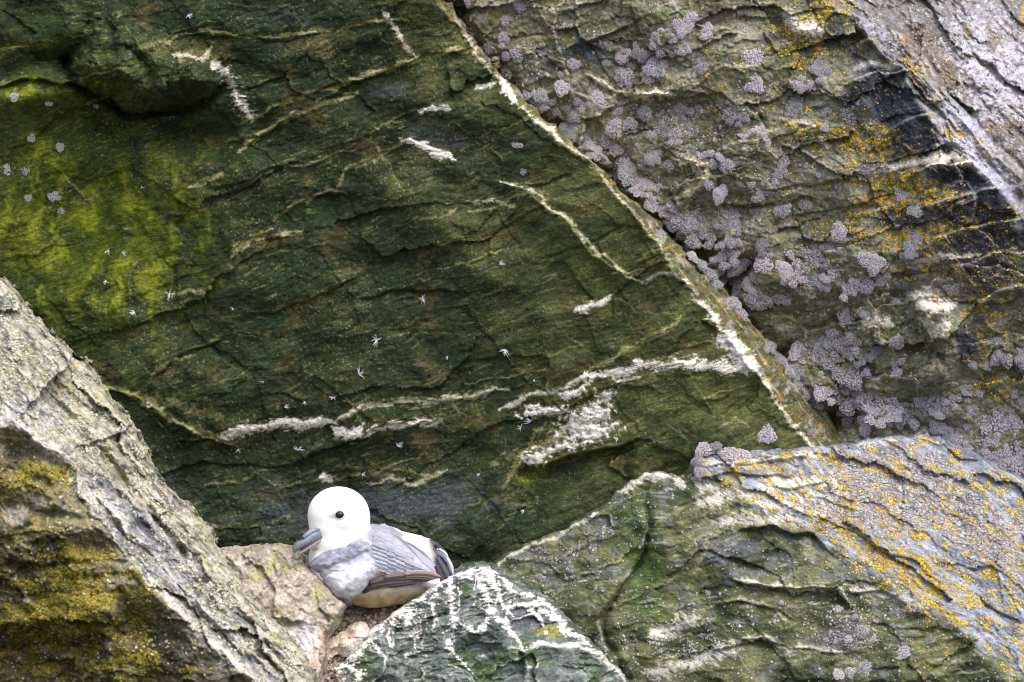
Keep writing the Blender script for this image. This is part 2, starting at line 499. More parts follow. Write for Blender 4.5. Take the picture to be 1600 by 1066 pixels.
LN([(576, 757), (600, 752), (640, 756), (700, 735)], cream=.8, white=.2, pw=4, ridge=4)
LN([(778, 641), (826, 621), (875, 606), (931, 584)], cream=.8, white=.7, pw=4, ridge=4)
LN([(931, 586), (961, 582), (1000, 572), (1056, 565), (1109, 573), (1175, 576)], white=.85, cream=.7, pw=10, rag=1.5, ridge=7, w=10, brk=.3)
LN([(960, 596), (1000, 590)], white=.8, pw=5)
LN([(924, 577), (984, 543), (1049, 512), (1068, 493)], cream=.8, pw=3.5, ridge=5, step=-6, L=30)
LN([(900, 484), (930, 476), (958, 467)], white=1, cream=.6, pw=6, brk=.6, ridge=4)
LN([(958, 466), (961, 490)], step=10, L=20)
LN([(987, 433), (1010, 440), (1030, 428), (1056, 428), (1078, 445)], cream=1, white=.6, pw=4, step=10, L=25)
LN([(1085, 462), (1105, 500)], cream=.6, white=.5, pw=3)
LN([(1125, 668), (1150, 650), (1170, 672)], cream=.6, pw=3)
LN([(1030, 648), (1075, 690), (1060, 670)], cream=.35, pw=1.5)
LN([(960, 680), (990, 665), (1030, 640), (1090, 630)], cream=.5, pw=2.5)
LN([(800, 745), (811, 731), (856, 721), (913, 706), (990, 690)], step=45, L=60, cream=.3, pw=4)
LN([(785, 765), (800, 740), (830, 690), (850, 660)], cream=.5, pw=6, step=-8, L=40)
for a in [(850, 643, 33, 7, 4), (868, 640, 20, 6, 0), (915, 662, 36, 20, 18), (900, 672, 26, 12, 10), (935, 645, 18, 14, 20), (946, 618, 13, 8, 25), (896, 613, 22, 7, 14), (835, 712, 20, 13, 15),
          (876, 699, 38, 7, 12), (930, 678, 30, 9, 14), (1112, 497, 10, 8, 0), (1140, 525, 12, 9, -50), (1150, 545, 18, 11, -50), (1165, 568, 16, 10, -40), (1128, 530, 9, 12, 0), (920, 590, 10, 6, 10)]:
    wall.blob(*a, white=1, h=3, rag=1.3, n=9)
wall.blob(835, 700, 60, 8, 20, cream=.7)
wall.blob(300, 640, 60, 10, -20, cream=.25)
# joints: two families, one along the cleavage, one parallel to the long edge
_r = np.random.default_rng(12)
for k in range(46):
    x0_, y0_ = _r.uniform(60, 1150), _r.uniform(10, 800)
    if x0_ > np.interp(y0_, RIDGE[:, 1], RIDGE[:, 0]) - 30: continue
    fam = k % 3 == 0
    a_ = math.radians(_r.normal(48, 5)) if fam else math.radians(_r.normal(-18, 6))
    L_ = _r.uniform(50, 120) if fam else _r.uniform(80, 230)
    pts_ = [(x0_ + math.cos(a_) * L_ * q_ + _r.normal(0, 3), y0_ + math.sin(a_) * L_ * q_ + _r.normal(0, 3)) for q_ in (0, .33, .66, 1)]
    LN(pts_, step=_r.uniform(1.5, 4.5) * (1 if not fam else _r.choice([-1, 1])), L=_r.uniform(40, 110), cream=_r.choice([0, .25, .45, .7]), pw=_r.uniform(1.2, 2.4))
# the edge between the face and its narrow side
LN([tuple(p) for p in RIDGE[2:9]], cream=.9, white=.35, pw=4, taper=False, ridge=5, brk=-.1, rag=1.6)
LN([(778, 122), (790, 142), (806, 160)], white=1, cream=1, pw=8, rag=1.3)
LN([(835, 186), (860, 204), (880, 222)], white=.7, cream=1, pw=6, rag=1.4, brk=.1)
LN([(893, 225), (925, 248), (945, 272)], cream=.8, pw=4, rag=1.4)
LN([tuple(p) for p in RIDGE[8:13]], cream=.9, white=.2, pw=3.5, taper=False, ridge=5, brk=-.15, rag=1.6)
LN([tuple(p) for p in RIDGE[13:20]], cream=1, white=.6, pw=5.5, taper=False, ridge=6, brk=-.05, rag=1.6)
LN([(1128, 520), (1150, 548), (1176, 576)], white=1, cream=1, pw=13, rag=1.1, brk=.5)
wall.region(KNOB, 1)

cvx = wall.convex(3); cvx2 = wall.convex(9)
n1 = fbm(PX / 150, PY / 110, 4, 301); n2 = fbm(wall.u / 60, wall.v / 16, 4, 302); n3 = fbm(PX / 9, PY / 7, 3, 303); n4 = fbm(wall.u / 40, wall.v / 5, 4, 304)
c = mix(lin(44, 54, 36), lin(92, 97, 58), sm(-.5, .7, n1 * .6 + n2 * .5 + 1.1 * sm(350, 1150, PX - 0.3 * PY) - .45))
c = mix(c, lin(92, 82, 54), 0.6 * sm(.2, .6, fbm(PX / 70, PY / 50, 4, 305) + .3 * n3))
c = mix(c, lin(44, 58, 36), 0.6 * sm(.1, .6, fbm(PX / 80, PY / 60, 4, 306) + .3 * n4))
slate = np.clip(wall.gauss(640, 790, 130, 45, 5) * 1.1 + wall.gauss(250, 800, 90, 80) * .5 + wall.gauss(445, 790, 60, 50) * .7 + .6 * wall.gauss(610, 140, 40, 18) + .7 * wall.gauss(700, 220, 90, 30) + .5 * wall.gauss(440, 30, 60, 18), 0, 1)
c = mix(c, lin(70, 75, 80), sm(.2, .85, slate * .9 + .5 * n2 + .2 * n3 + .3 * n4) * .8)
yellow_moss = (1.0 * wall.gauss(40, 150, 110, 26, 8) + .8 * wall.gauss(60, 235, 22, 40, 20) + .8 * wall.gauss(40, 350, 120, 90) + .75 * wall.gauss(225, 370, 80, 100, 25) + .35 * wall.gauss(300, 300, 120, 120) + .6 * wall.gauss(110, 440, 150, 70) + .8 * wall.gauss(150, 610, 70, 25, 0)
        + .35 * wall.gauss(1000, 700, 200, 40, 10) + .5 * wall.gauss(820, 740, 30, 40) + .4 * wall.gauss(980, 520, 80, 30, 20))
streak = fbm(PX / 30 + 1.2 * n1, PY / 70, 5, 307, .6)
c = mix(c, lin(66, 78, 26), .75 * sm(.1, .9, wall.gauss(80, 330, 240, 280) + .35 * streak + .3 * n2))
yellow_moss = sm(.15, 1.5, .8 * yellow_moss + .2 * wall.gauss(150, 330, 150, 190) + (1.15 * streak + .35 * fbm(PX / 70, PY / 60, 4, 309)) * sm(.05, .5, yellow_moss) + .25 * fbm(PX / 14, PY / 12, 4, 308) + .2 * n3 - .05)  # yellow-green moss patches, broken up by streaks
c = mix(c, mix(lin(88, 100, 24), lin(128, 136, 36), sm(-.3, .5, n1 + streak)), yellow_moss * .9)
c = c * (1 + 0.3 * n4 + 0.3 * n3)[..., None]
sk = fbm((PX * .62 + PY * .78) / 60, (PX * .78 - PY * .62) / 5, 4, 313)
ocre = mix(lin(104, 94, 62), lin(88, 92, 58), sm(-.4, .4, n3 + n2))
ocre = mix(ocre, lin(64, 62, 52), sm(.0, .5, sk + .3 * n3) * .8)
ocre = mix(ocre, lin(150, 144, 146), sm(.15, .5, fbm(PX / 18, PY / 22, 4, 314)) * .8)
ocre = mix(ocre, lin(176, 165, 140), sm(.2, .6, fbm((PX * .62 + PY * .78) / 40, (PX * .78 - PY * .62) / 5, 4, 310)) * .7)
ocre = mix(ocre, lin(190, 130, 40), sm(.45, .7, fbm(PX / 14, PY / 14, 3, 311)) * .7)
c = mix(c, ocre, side * .95)
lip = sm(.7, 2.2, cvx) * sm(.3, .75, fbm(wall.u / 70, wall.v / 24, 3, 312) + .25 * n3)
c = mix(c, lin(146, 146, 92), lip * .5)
c = mix(c, mix(lin(150, 150, 88), lin(186, 178, 134), sm(-.3, .4, n2)), wall.cream * (0.75 + .3 * n3))
c = mix(c, lin(232, 228, 222), np.clip(wall.pale * (1 + .5 * n3), 0, 1) * .95)
fray = sm(.28, .55, fbm(wall.u / 24, wall.v / 3.8, 3, 330, .6)) * sm(-.1, .45, fbm(PX / 90, PY / 70, 3, 331))
c = mix(c, lin(140, 142, 94), fray * .5)
speck = sm(.62, .75, noise(PX / 3.3, PY / 3.3, 320) + .25 * n1) * .5
c = mix(c, lin(190, 190, 180), speck * .6)
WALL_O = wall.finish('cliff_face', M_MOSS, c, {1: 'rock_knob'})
tag(WALL_O, 'dark mossy overhanging rock wall streaked with pale veins behind the bird', None, kind='structure')

# ================================================================== the lichen-covered buttress behind it
butt = Rock(560, 1900, -420, 900, seed=5)
PX, PY = butt.PX, butt.PY
BR = np.array([(-420, 1140), (0, 1300), (50, 1345), (110, 1405), (160, 1440), (215, 1475), (265, 1525), (340, 1600), (430, 1700), (900, 2200)], F)
OUT = np.array(OUTER, F)
crev = np.interp(PY, OUT[:, 1], OUT[:, 0]).astype(F)
br = np.interp(PY, BR[:, 0], BR[:, 1]).astype(F) + 14 * fbm(PX / 50, PY / 50, 4, 55)
t = np.clip((PX - crev) / np.maximum(br - crev, 60), -.6, 1)
yc = np.interp(PY, [-420, 0, 700, 900], [.20, .17, .25, .26]); yr = np.interp(PY, [-420, 0, 400, 700, 900], [.12, .10, .06, .10, .12])
butt.y0 = (yc + (yr - yc) * np.sign(t) * np.abs(t) ** .8 + 0.0008 * np.clip(PX - br, 0, None)).astype(F)
rt = sm(-8, 10, PX - br)                               # the sky-facing slope
low = sm(560, 720, PY)
deg = 14 * (1 - rt) + -48 * rt
butt.strata(-50, plates=12, pl=(120, 60), terr=0, mid=0, fol=0, grain=0, lump=0, seed=9, sec=.08)
butt.strata(14, plates=20, pl=(120, 48), terr=1.5, tl=(150, 50), tk=2.6, mid=2, fol=1.3, fl=(46, 8), grain=2.0, lump=20, ll=120, mask=1 - rt)
butt.strata(-47, plates=26, pl=(130, 34), terr=7, tl=(160, 36), tk=3, fol=2.2, fl=(60, 7), grain=2.2, lump=8, ll=120, seed=2, mask=rt)
LN = butt.line
LN([(1395, 40), (1440, 100), (1490, 168), (1550, 235), (1620, 300)], step=-22, L=90, cream=.2, pw=3, ridge=8, w=6)
LN([(1330, 70), (1400, 105), (1430, 150), (1475, 212), (1525, 262), (1610, 345)], ridge=6, w=8)
LN([(1360, 270), (1400, 258), (1440, 255)], white=1, cream=1, pw=9, ridge=12, w=9, brk=.6)
LN([(1435, 258), (1465, 248), (1495, 243), (1520, 255)], white=1, cream=1, pw=10, ridge=12, w=9, brk=.6)
LN([(1290, 205), (1250, 190), (1220, 185)], white=.5, cream=.6, pw=5, ridge=5)
LN([(1275, 215), (1292, 228)], white=.7, pw=5, ridge=4)
LN([(1230, 20), (1250, 42), (1285, 50)], white=.9, pw=14, ridge=16, w=14, rag=.6, brk=.6)
LN([(1335, 105), (1370, 100), (1400, 108)], white=.85, pw=8, ridge=8, w=8)
LN([(1000, 152), (1025, 146), (1052, 150)], white=.9, cream=.8, pw=7, ridge=6, step=8, L=18, brk=.6)
LN([(917, 118), (945, 132), (965, 146), (1005, 150), (1048, 146)], white=.5, cream=.9, pw=5, ridge=5, step=8, L=20)
LN([(1040, 245), (1060, 252), (1080, 255), (1106, 258), (1100, 285), (1062, 312)], white=.4, cream=.9, pw=6, ridge=7, w=7)
LN([(1075, 300), (1095, 268)], cream=.6, pw=8)
LN([(1140, 168), (1165, 158)], cream=.7, white=.3, pw=5)
LN([(880, 78), (930, 55), (985, 38)], step=18, L=50)
LN([(800, 63), (850, 58), (880, 62)], cream=.5, pw=3)
LN([(1180, 300), (1260, 285), (1340, 280)], step=8, L=30, cream=.3, pw=3)
LN([(1190, 345), (1290, 330), (1400, 300)], step=8, L=30, cream=.3, pw=2)
LN([(1420, 408), (1470, 402), (1530, 398)], white=.8, cream=.6, pw=6, ridge=6)
LN([(1345, 508), (1370, 500), (1395, 508)], white=.6, cream=1, pw=11, ridge=10, w=10, brk=.6)
LN([(1425, 460), (1450, 475), (1490, 478)], white=.9, pw=14, ridge=12, w=14, brk=.5)
LN([(1440, 500), (1465, 520), (1485, 505)], white=.75, cream=.5, pw=13, ridge=10, w=12, brk=.6)
LN([(1455, 525), (1440, 545), (1470, 548), (1480, 580)], crack=16, cw=6)
butt.gauss(1455, 590, 1, 1)
LUMP = [(1420, 470), (1450, 452), (1500, 468), (1520, 520), (1500, 560), (1492, 600), (1462, 618), (1425, 614), (1410, 585), (1425, 550), (1440, 520), (1420, 500)]
ld = poly_sdf(butt.wx, butt.wy, LUMP)
butt.h += 45 * sm(8, -28, ld)
LN([(1455, 545), (1480, 552)], step=22, L=20)
LN([(1270, 690), (1300, 640), (1330, 655), (1365, 700)], step=0, crack=20, cw=16)
for (x0_, y0_, x1_, y1_, st) in [(1320, 128, 1425, 108, -42), (1385, 200, 1465, 172, -40), (1420, 268, 1510, 252, -40), (1440, 322, 1570, 290, -34), (1450, 375, 1600, 335, -34), (1340, 60, 1390, 75, -24), (1520, 470, 1605, 440, -30), (1480, 420, 1600, 390, -22)]:
    LN([(x0_, y0_), ((x0_ + x1_) / 2, (y0_ + y1_) / 2 - 6), (x1_, y1_)], step=st, L=28)
butt.h -= 50 * sm(26, -8, PX - crev - 4) * sm(500, 60, PY) * .4
for (gx_, gy_, ga, gb, gr_, gd) in [(1148, 440, 16, 50, 35, 70), (1300, 665, 50, 22, -30, 60), (1100, 395, 14, 30, 40, 40), (705, 35, 14, 40, 35, 60), (880, 185, 20, 40, 45, 30), (960, 262, 14, 40, 45, 30), (1220, 560, 14, 40, 40, 40), (1440, 672, 40, 12, 0, 24), (1350, 590, 18, 14, 0, 14)]:
    butt.h -= gd * butt.gauss(gx_, gy_, ga, gb, -gr_)
LN([(1410, 30), (1450, 95), (1500, 160), (1560, 230), (1625, 290)], crack=10, cw=5, step=-26, L=60)
LN([(1480, 20), (1520, 80), (1560, 150), (1610, 200)], step=-16, L=40, crack=5, cw=4)
LN([(1340, -10), (1400, 40), (1440, 70)], step=-10, L=40)
LN([(1530, 240), (1570, 290), (1610, 320)], crack=14, cw=8)
butt.region(LUMP, 1)

n1 = fbm(PX / 130, PY / 110, 4, 401); n2 = fbm(butt.u / 60, butt.v / 14, 4, 402); n3 = fbm(PX / 8, PY / 7, 3, 403); n4 = fbm(PX / 40, PY / 30, 4, 404)
cvx = butt.convex(3)
c = mix(lin(100, 102, 80), lin(138, 136, 116), sm(-.5, .6, n1 + .5 * n3))
c = mix(c, lin(78, 74, 60), sm(0, .5, fbm(PX / 60, PY / 40, 4, 405) + .3 * n3) * .7)
c = mix(c, lin(88, 100, 48), sm(.35, .7, fbm(PX / 70, PY / 60, 4, 406) + .5 * butt.gauss(1190, 500, 60, 40) + .4 * butt.gauss(1400, 520, 60, 40)) * .7)
c = mix(c, lin(146, 142, 140), sm(.1, .6, fbm(PX / 26, PY / 20, 4, 407)) * .55)
c = mix(c, lin(116, 120, 130), sm(.3, .7, .8 * butt.gauss(1500, 420, 120, 90) + .5 * butt.gauss(1380, 250, 90, 60) + .5 * n2 + .2 * n1) * .7)
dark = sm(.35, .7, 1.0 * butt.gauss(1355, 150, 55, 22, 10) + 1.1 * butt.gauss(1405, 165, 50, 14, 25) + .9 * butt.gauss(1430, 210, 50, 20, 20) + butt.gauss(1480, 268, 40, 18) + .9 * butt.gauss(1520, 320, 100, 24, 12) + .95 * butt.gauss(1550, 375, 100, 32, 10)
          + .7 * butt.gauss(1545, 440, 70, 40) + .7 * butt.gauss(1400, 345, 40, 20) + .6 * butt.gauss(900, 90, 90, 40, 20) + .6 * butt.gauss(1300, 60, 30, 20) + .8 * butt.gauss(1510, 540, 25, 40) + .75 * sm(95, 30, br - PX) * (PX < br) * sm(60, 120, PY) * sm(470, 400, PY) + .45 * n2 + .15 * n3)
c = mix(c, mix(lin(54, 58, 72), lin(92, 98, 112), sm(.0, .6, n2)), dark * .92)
sl = mix(lin(130, 128, 130), lin(102, 100, 100), sm(-.3, .5, n2 + .6 * n4))
sl = mix(sl, lin(170, 168, 178), sm(.0, .5, butt.gauss(1560, 110, 70, 140, 25) + .5 * n3 - .3))
sl = mix(sl, lin(108, 94, 82), sm(.15, .5, fbm(PX / 34, PY / 46, 5, 409, .65) + .6 * butt.gauss(1455, 80, 22, 100, 30) + .3 * butt.gauss(1590, 240, 40, 60)) * .85)
sl = mix(sl, lin(138, 130, 130), sm(.2, .6, fbm(PX / 12, PY / 12, 4, 419)) * .6)
lav = sm(.3, .7, butt.gauss(1500, 210, 40, 90, 40) + .8 * butt.gauss(1540, 300, 60, 30, -35) + .5 * butt.gauss(1370, 50, 60, 22, -35) + .2 * n3)
sl = mix(sl, lin(172, 174, 192), lav * .8)
c = mix(c, sl, rt)
fray = sm(.25, .55, fbm(butt.u / 26, butt.v / 4.0, 3, 430, .6)) * sm(-.1, .45, fbm(PX / 80, PY / 60, 3, 431)) * (1 - rt)
c = mix(c, lin(168, 164, 142), fray * .5)
c = c * (1 + .3 * n3 + .2 * n2)[..., None]
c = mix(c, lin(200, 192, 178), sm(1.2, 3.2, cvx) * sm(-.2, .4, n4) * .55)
c = mix(c, lin(186, 178, 140), butt.cream * .85)
c = mix(c, lin(228, 220, 210), butt.pale * .95)
yl = (.9 * butt.gauss(1300, 215, 90, 22, -15) + .9 * butt.gauss(1400, 290, 110, 36, -12) + .95 * butt.gauss(1430, 340, 60, 40) + .9 * butt.gauss(1390, 215, 70, 30) + 1.0 * butt.gauss(1550, 400, 90, 60) + .9 * butt.gauss(1470, 390, 60, 50) + .8 * butt.gauss(1540, 500, 60, 70)
      + .8 * butt.gauss(1255, 60, 60, 50) + .9 * butt.gauss(1430, 110, 20, 60, 30) + .9 * butt.gauss(1310, 10, 40, 25) + .8 * butt.gauss(1485, 195, 18, 40, 25) + .9 * butt.gauss(1530, 225, 16, 40, 30) + .6 * butt.gauss(1510, 50, 12, 50, 10) + .6 * butt.gauss(1350, 350, 120, 60) + .4 * butt.gauss(1150, 130, 140, 90) + .9 * butt.gauss(1560, 600, 60, 40) + .8 * butt.gauss(1560, 340, 70, 20, -20) + .8 * butt.gauss(1595, 20, 20, 40))
ymask_b = sm(.55, 1.0, yl + .75 * fbm(PX / 30, PY / 18, 4, 411) + .2 * n3) * (1 - .8 * np.clip(butt.pale, 0, 1)) * (1 - .75 * dark)
c = mix(c, lin(140, 120, 60), ymask_b * .3)
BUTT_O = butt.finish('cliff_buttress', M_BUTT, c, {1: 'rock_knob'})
tag(BUTT_O, 'rough olive and grey rock buttress crusted with lilac and yellow lichen at upper right', kind='structure')

# ================================================================== the outcrop at lower right
OC = [(700, 1300), (720, 930), (768, 882), (800, 862), (832, 848), (880, 829), (930, 800), (962, 772), (988, 752), (1010, 739), (1035, 737), (1062, 745), (1078, 735), (1086, 712), (1120, 703), (1160, 706), (1215, 704), (1262, 700), (1310, 698),
      (1352, 690), (1400, 685), (1440, 681), (1475, 688), (1515, 708), (1560, 735), (1600, 752), (1700, 800), (1950, 930), (1950, 1300)]
outc = Rock(700, 1850, 660, 1260, poly=OC, seed=8, jit=4, thick=.22)
PX, PY = outc.PX, outc.PY
p1 = .085 - .0008 * (PY - 700)
p2 = .266 - .59 + .59 - .000314 * (PX - 0) + .0 - .0003 * PY + .339 - .339
p2 = .605 - .000314 * PX - .0003 * PY - .0 + .0
p2 = p2 - (0.605 - 0.605)
b1 = .085 - .0008 * 150; bb = b1 + .000314 * 1290 + .0003 * 850      # both planes meet at (1290, 850)
p2 = bb - .000314 * PX - .0003 * PY + .012 * fbm(PX / 90, PY / 60, 3, 61)
k_ = .02
d_ = np.clip((p2 - p1) / k_, -1, 1)
outc.y0 = (np.maximum(p1, p2) - 0 + k_ * .25 * (1 - np.abs(d_)) ** 2 * 0).astype(F)
green = sm(-.012, .018, p2 - p1 + .014 * fbm(PX / 40, PY / 30, 4, 62))
outc.strata(-55, plates=6, pl=(120, 70), terr=0, mid=0, fol=0, grain=0, lump=0, seed=9, sec=.08)
outc.strata(10, mid=2, sec=.15, plates=13, pl=(130, 50), terr=0, tl=(140, 44), tk=2.6, fol=1.4, fl=(40, 7), grain=1.5, lump=22, ll=100, mask=green)
ug, vg = outc.u, outc.v
outc.strata(-33, plates=12, pl=(170, 36), terr=0, sec=.18, mid=1.4, fol=2.0, fl=(110, 5.5), grain=2.4, lump=16, ll=120, seed=3, mask=1 - green)
LN = outc.line
CRACK = [(1012, 742), (1006, 790), (1012, 830), (1004, 868), (985, 905), (960, 935), (945, 965), (950, 1000), (965, 1040), (980, 1100)]
LN(CRACK, crack=15, cw=6, step=-16, L=60, taper=False)
LN([(1090, 780), (1060, 800), (1020, 815), (1008, 830)], crack=6, cw=3, cream=.3, pw=4, step=5, L=20)
LN([(1090, 726), (1150, 724), (1220, 716), (1300, 706)], cream=.5, white=.5, pw=8, ridge=6, step=8, L=12)
LN([(1105, 745), (1150, 738), (1200, 742), (1245, 740)], step=18, L=16)
LN([(1190, 755), (1240, 758), (1300, 752), (1308, 770)], white=.9, pw=11, ridge=10, w=9, step=10, L=14, brk=.4)
LN([(1260, 775), (1300, 780), (1340, 800)], white=.5, pw=9, step=8, L=12)
LN([(1090, 790), (1150, 775), (1230, 790), (1300, 800)], white=.55, pw=16, rag=1.4, brk=.1)
LN([(1110, 815), (1180, 810), (1260, 815)], white=.45, pw=13, rag=1.4, brk=.1)
LN([(1080, 742), (1098, 760), (1120, 762)], white=.5, pw=8)
LN([(1150, 830), (1210, 822), (1270, 835), (1300, 862)], step=26, L=30)
LN([(1145, 905), (1200, 912), (1260, 918), (1310, 920), (1330, 945)], white=.5, cream=.5, pw=5, step=20, L=35, ridge=5)
LN([(1100, 945), (1160, 938), (1210, 950), (1240, 975)], cream=.6, pw=3, ridge=4, step=8, L=20)
LN([(1140, 1000), (1190, 996), (1230, 1015), (1270, 1010), (1320, 1020)], cream=.6, white=.3, pw=4, ridge=4, step=10, L=20)
LN([(1010, 995), (1060, 975), (1095, 965)], white=.55, cream=.3, pw=14, rag=1.5, brk=.05)
LN([(1010, 1050), (1060, 1045), (1120, 1020), (1160, 1010)], white=.5, cream=.2, pw=14, rag=1.6, brk=0)
LN([(1330, 920), (1380, 925), (1420, 945)], white=.55, pw=8, step=14, L=18)
LN([(1370, 860), (1420, 872), (1470, 905)], step=10, L=16)
LN([(1410, 730), (1460, 740)], crack=8, cw=5)
LN([(1378, 745), (1400, 758), (1415, 768)], white=.6, pw=6)
LN([(1270, 800), (1330, 830), (1380, 860)], step=10, L=18)
LN([(1470, 690), (1500, 712), (1540, 722)], step=12, L=16)
LN([(1370, 700), (1340, 694), (1400, 690)], white=.5, pw=8)
LN([(1530, 930), (1570, 960), (1600, 975)], step=14, L=20)
LN([(770, 885), (835, 850), (885, 830), (932, 802)], white=.55, cream=.5, pw=3, taper=False)
LN([(965, 772), (990, 755), (1015, 742), (1055, 748), (1068, 760)], white=.75, cream=.3, pw=9, rag=1.2, brk=.2)
LN([(860, 935), (900, 900), (960, 880), (1000, 850)], cream=.4, pw=2.5, step=6, L=25)
LN([(880, 870), (930, 845), (985, 830)], cream=.3, pw=2.5, step=6, L=25)
LN([(905, 985), (940, 960), (1000, 930), (1060, 900)], cream=.4, pw=3, step=5, L=25)
LN([(1070, 860), (1110, 835), (1095, 880), (1070, 920)], cream=.45, pw=6, ridge=5)
outc.region([(700, 1300), (700, 860), (768, 870), (900, 810), (985, 745)] + CRACK + [(990, 1300)], 1)

n1 = fbm(PX / 110, PY / 80, 4, 501); n2 = fbm(outc.u / 50, outc.v / 10, 4, 502); n3 = fbm(PX / 7, PY / 6, 3, 503); n4 = fbm(PX / 34, PY / 26, 4, 504); n5 = fbm(ug / 46, vg / 7, 4, 505)
cvx = outc.convex(3)
gr = mix(lin(64, 72, 46), lin(106, 108, 74), sm(-.5, .6, n1 + .4 * n5))
gr = mix(gr, lin(96, 100, 98), sm(.1, .6, n4 + .4 * n5 + .5 * outc.gauss(880, 870, 120, 40, 30) + .5 * outc.gauss(1180, 890, 60, 30)) * .75)
gr = mix(gr, lin(64, 84, 34), sm(.2, .7, .9 * outc.gauss(1010, 910, 30, 90) + .6 * outc.gauss(985, 790, 40, 50) + .4 * n1 + .2 * n5) * .8)
gr = mix(gr, lin(80, 82, 92), sm(.4, .8, outc.gauss(1130, 860, 60, 30) + .8 * outc.gauss(1320, 990, 60, 40) + .3 * n4) * .7)
gr = mix(gr, lin(158, 160, 150), .6 * sm(.2, .5, fbm(ug / 34, vg / 4.2, 3, 520, .6)) * sm(-.1, .4, fbm(PX / 70, PY / 40, 3, 521)))
gr = gr * (1 + .4 * n5 + .3 * n3)[..., None]
gy = mix(lin(116, 123, 136), lin(148, 152, 163), sm(-.4, .5, n2 + .5 * n1))
gy = mix(gy, lin(84, 89, 98), sm(.1, .5, fbm(outc.u / 70, outc.v / 12, 4, 507)) * .75)
crust = sm(.1, .6, outc.gauss(1340, 790, 70, 60) + outc.gauss(1460, 780, 110, 50, -35) + .6 * outc.gauss(1400, 730, 120, 30) + .6 * outc.gauss(1380, 930, 60, 60, -40) + .5 * outc.gauss(1560, 850, 80, 60) + .6 * n4 + .2 * n3 - .25)
gy = mix(gy, mix(lin(116, 108, 100), lin(146, 140, 138), sm(-.3, .3, n3)), crust * .85)
gy = gy * (1 + .3 * n3 + .25 * n2)[..., None]
c = mix(gy, gr, green)
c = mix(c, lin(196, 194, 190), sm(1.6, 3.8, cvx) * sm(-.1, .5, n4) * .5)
c = mix(c, lin(174, 170, 130), outc.cream * .8)
c = mix(c, lin(224, 220, 216), outc.pale * .92)
yl = .62 * (.9 * outc.gauss(1180, 735, 60, 14) + .9 * outc.gauss(1215, 775, 60, 18, -10) + .8 * outc.gauss(1320, 755, 22, 50, 20) + 1.0 * outc.gauss(1360, 860, 110, 26, -38) + .9 * outc.gauss(1420, 890, 90, 34, -40) + .9 * outc.gauss(1500, 920, 70, 34, -45)
      + 1.0 * outc.gauss(1590, 1045, 40, 30) + .8 * outc.gauss(1480, 990, 60, 30, -50) + .9 * outc.gauss(1450, 1035, 40, 36) + .7 * outc.gauss(1540, 870, 60, 16, -40) + .7 * outc.gauss(1400, 800, 60, 12, -35) + .6 * outc.gauss(1240, 830, 70, 12) + .9 * outc.gauss(1580, 790, 50, 20, -40) + .7 * outc.gauss(1520, 740, 30, 12, -30) + .9 * outc.gauss(1580, 920, 30, 40, -40) + .5 * outc.gauss(1375, 900, 120, 60, -40))
ymask_o = sm(.5, .95, yl + 1.0 * fbm(outc.u / 40, outc.v / 14, 4, 511) + .2 * n3) * (1 - green * .8)
c = mix(c, lin(150, 130, 70), ymask_o * .25)
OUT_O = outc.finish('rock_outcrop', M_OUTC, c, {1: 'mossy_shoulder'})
tag(OUT_O, 'broad sloping rock outcrop at lower right, grey and yellow-lichened above, green mossy on its left', 'rock')
for ch in OUT_O.children: ch['label'] = 'green mossy shoulder left of the crack'

# ================================================================== the lichened boulder in the left foreground
BO = [(-300, 250), (-40, 400), (-5, 432), (12, 444), (27, 458), (33, 486), (60, 510), (95, 542), (133, 574), (150, 598), (166, 626), (190, 650), (209, 680), (228, 712), (236, 732), (252, 762), (276, 786), (296, 800),
      (322, 828), (337, 858), (350, 880), (366, 902), (378, 922), (402, 950), (440, 986), (470, 1022), (490, 1056), (520, 1300), (-300, 1300)]
boul = Rock(-260, 540, 240, 1220, poly=BO, seed=11, jit=6, thick=.3)
PX, PY = boul.PX, boul.PY
INNER = [(-300, 560), (-60, 655), (0, 672), (22, 660), (56, 690), (101, 712), (124, 760), (135, 800), (169, 842), (200, 880), (230, 922), (290, 963), (321, 1003), (371, 1044), (400, 1070), (520, 1220)]
d, s_, _ = line_dist(PX + 8 * fbm(PX / 30, PY / 30, 3, 71), PY + 8 * fbm(PX / 30, PY / 30, 3, 72), INNER)
band = sm(6, -10, s_)
boul.y0 = (-.40 + np.where(s_ < 0, .0017 * np.minimum(-s_, 400), .0006 * s_)).astype(F)
boul.y0 = boul.y0 - .0002 * (PY - 700)
boul.strata(-44, plates=26, pl=(120, 30), terr=5, tl=(140, 30), tk=3.4, fol=4, fl=(44, 9), grain=3.4, lump=26, ll=90, mask=band * .9 + .1)
boul.strata(-8, plates=18, pl=(80, 50), terr=3, tl=(90, 40), tk=3, fol=3, fl=(40, 14), grain=3.2, lump=26, ll=80, seed=4, mask=(1 - band))
lumpd = poly_sdf(boul.wx, boul.wy, [(-200, 705), (0, 700), (60, 712), (98, 740), (140, 775), (165, 800), (172, 836), (150, 850), (165, 885), (160, 905), (180, 918), (200, 950), (198, 975), (170, 998), (120, 1010), (60, 1010), (-200, 1020)])
boul.h += 55 * sm(10, -50, lumpd) + 8 * sm(4, -8, lumpd)
boul.h -= 30 * boul.gauss(200, 860, 30, 40, 20) + 22 * boul.gauss(240, 985, 70, 30, -30)
LN = boul.line
LN([(-20, 640), (30, 655), (60, 690), (105, 715)], ridge=26, w=18, white=.5, pw=22, rag=1.3, brk=.1)
LN([(100, 735), (135, 765), (170, 790), (200, 832)], white=.6, pw=14, ridge=6)
LN([(165, 800), (195, 830), (230, 860), (280, 915), (330, 965), (400, 1040)], step=14, L=20, white=.3, pw=7)
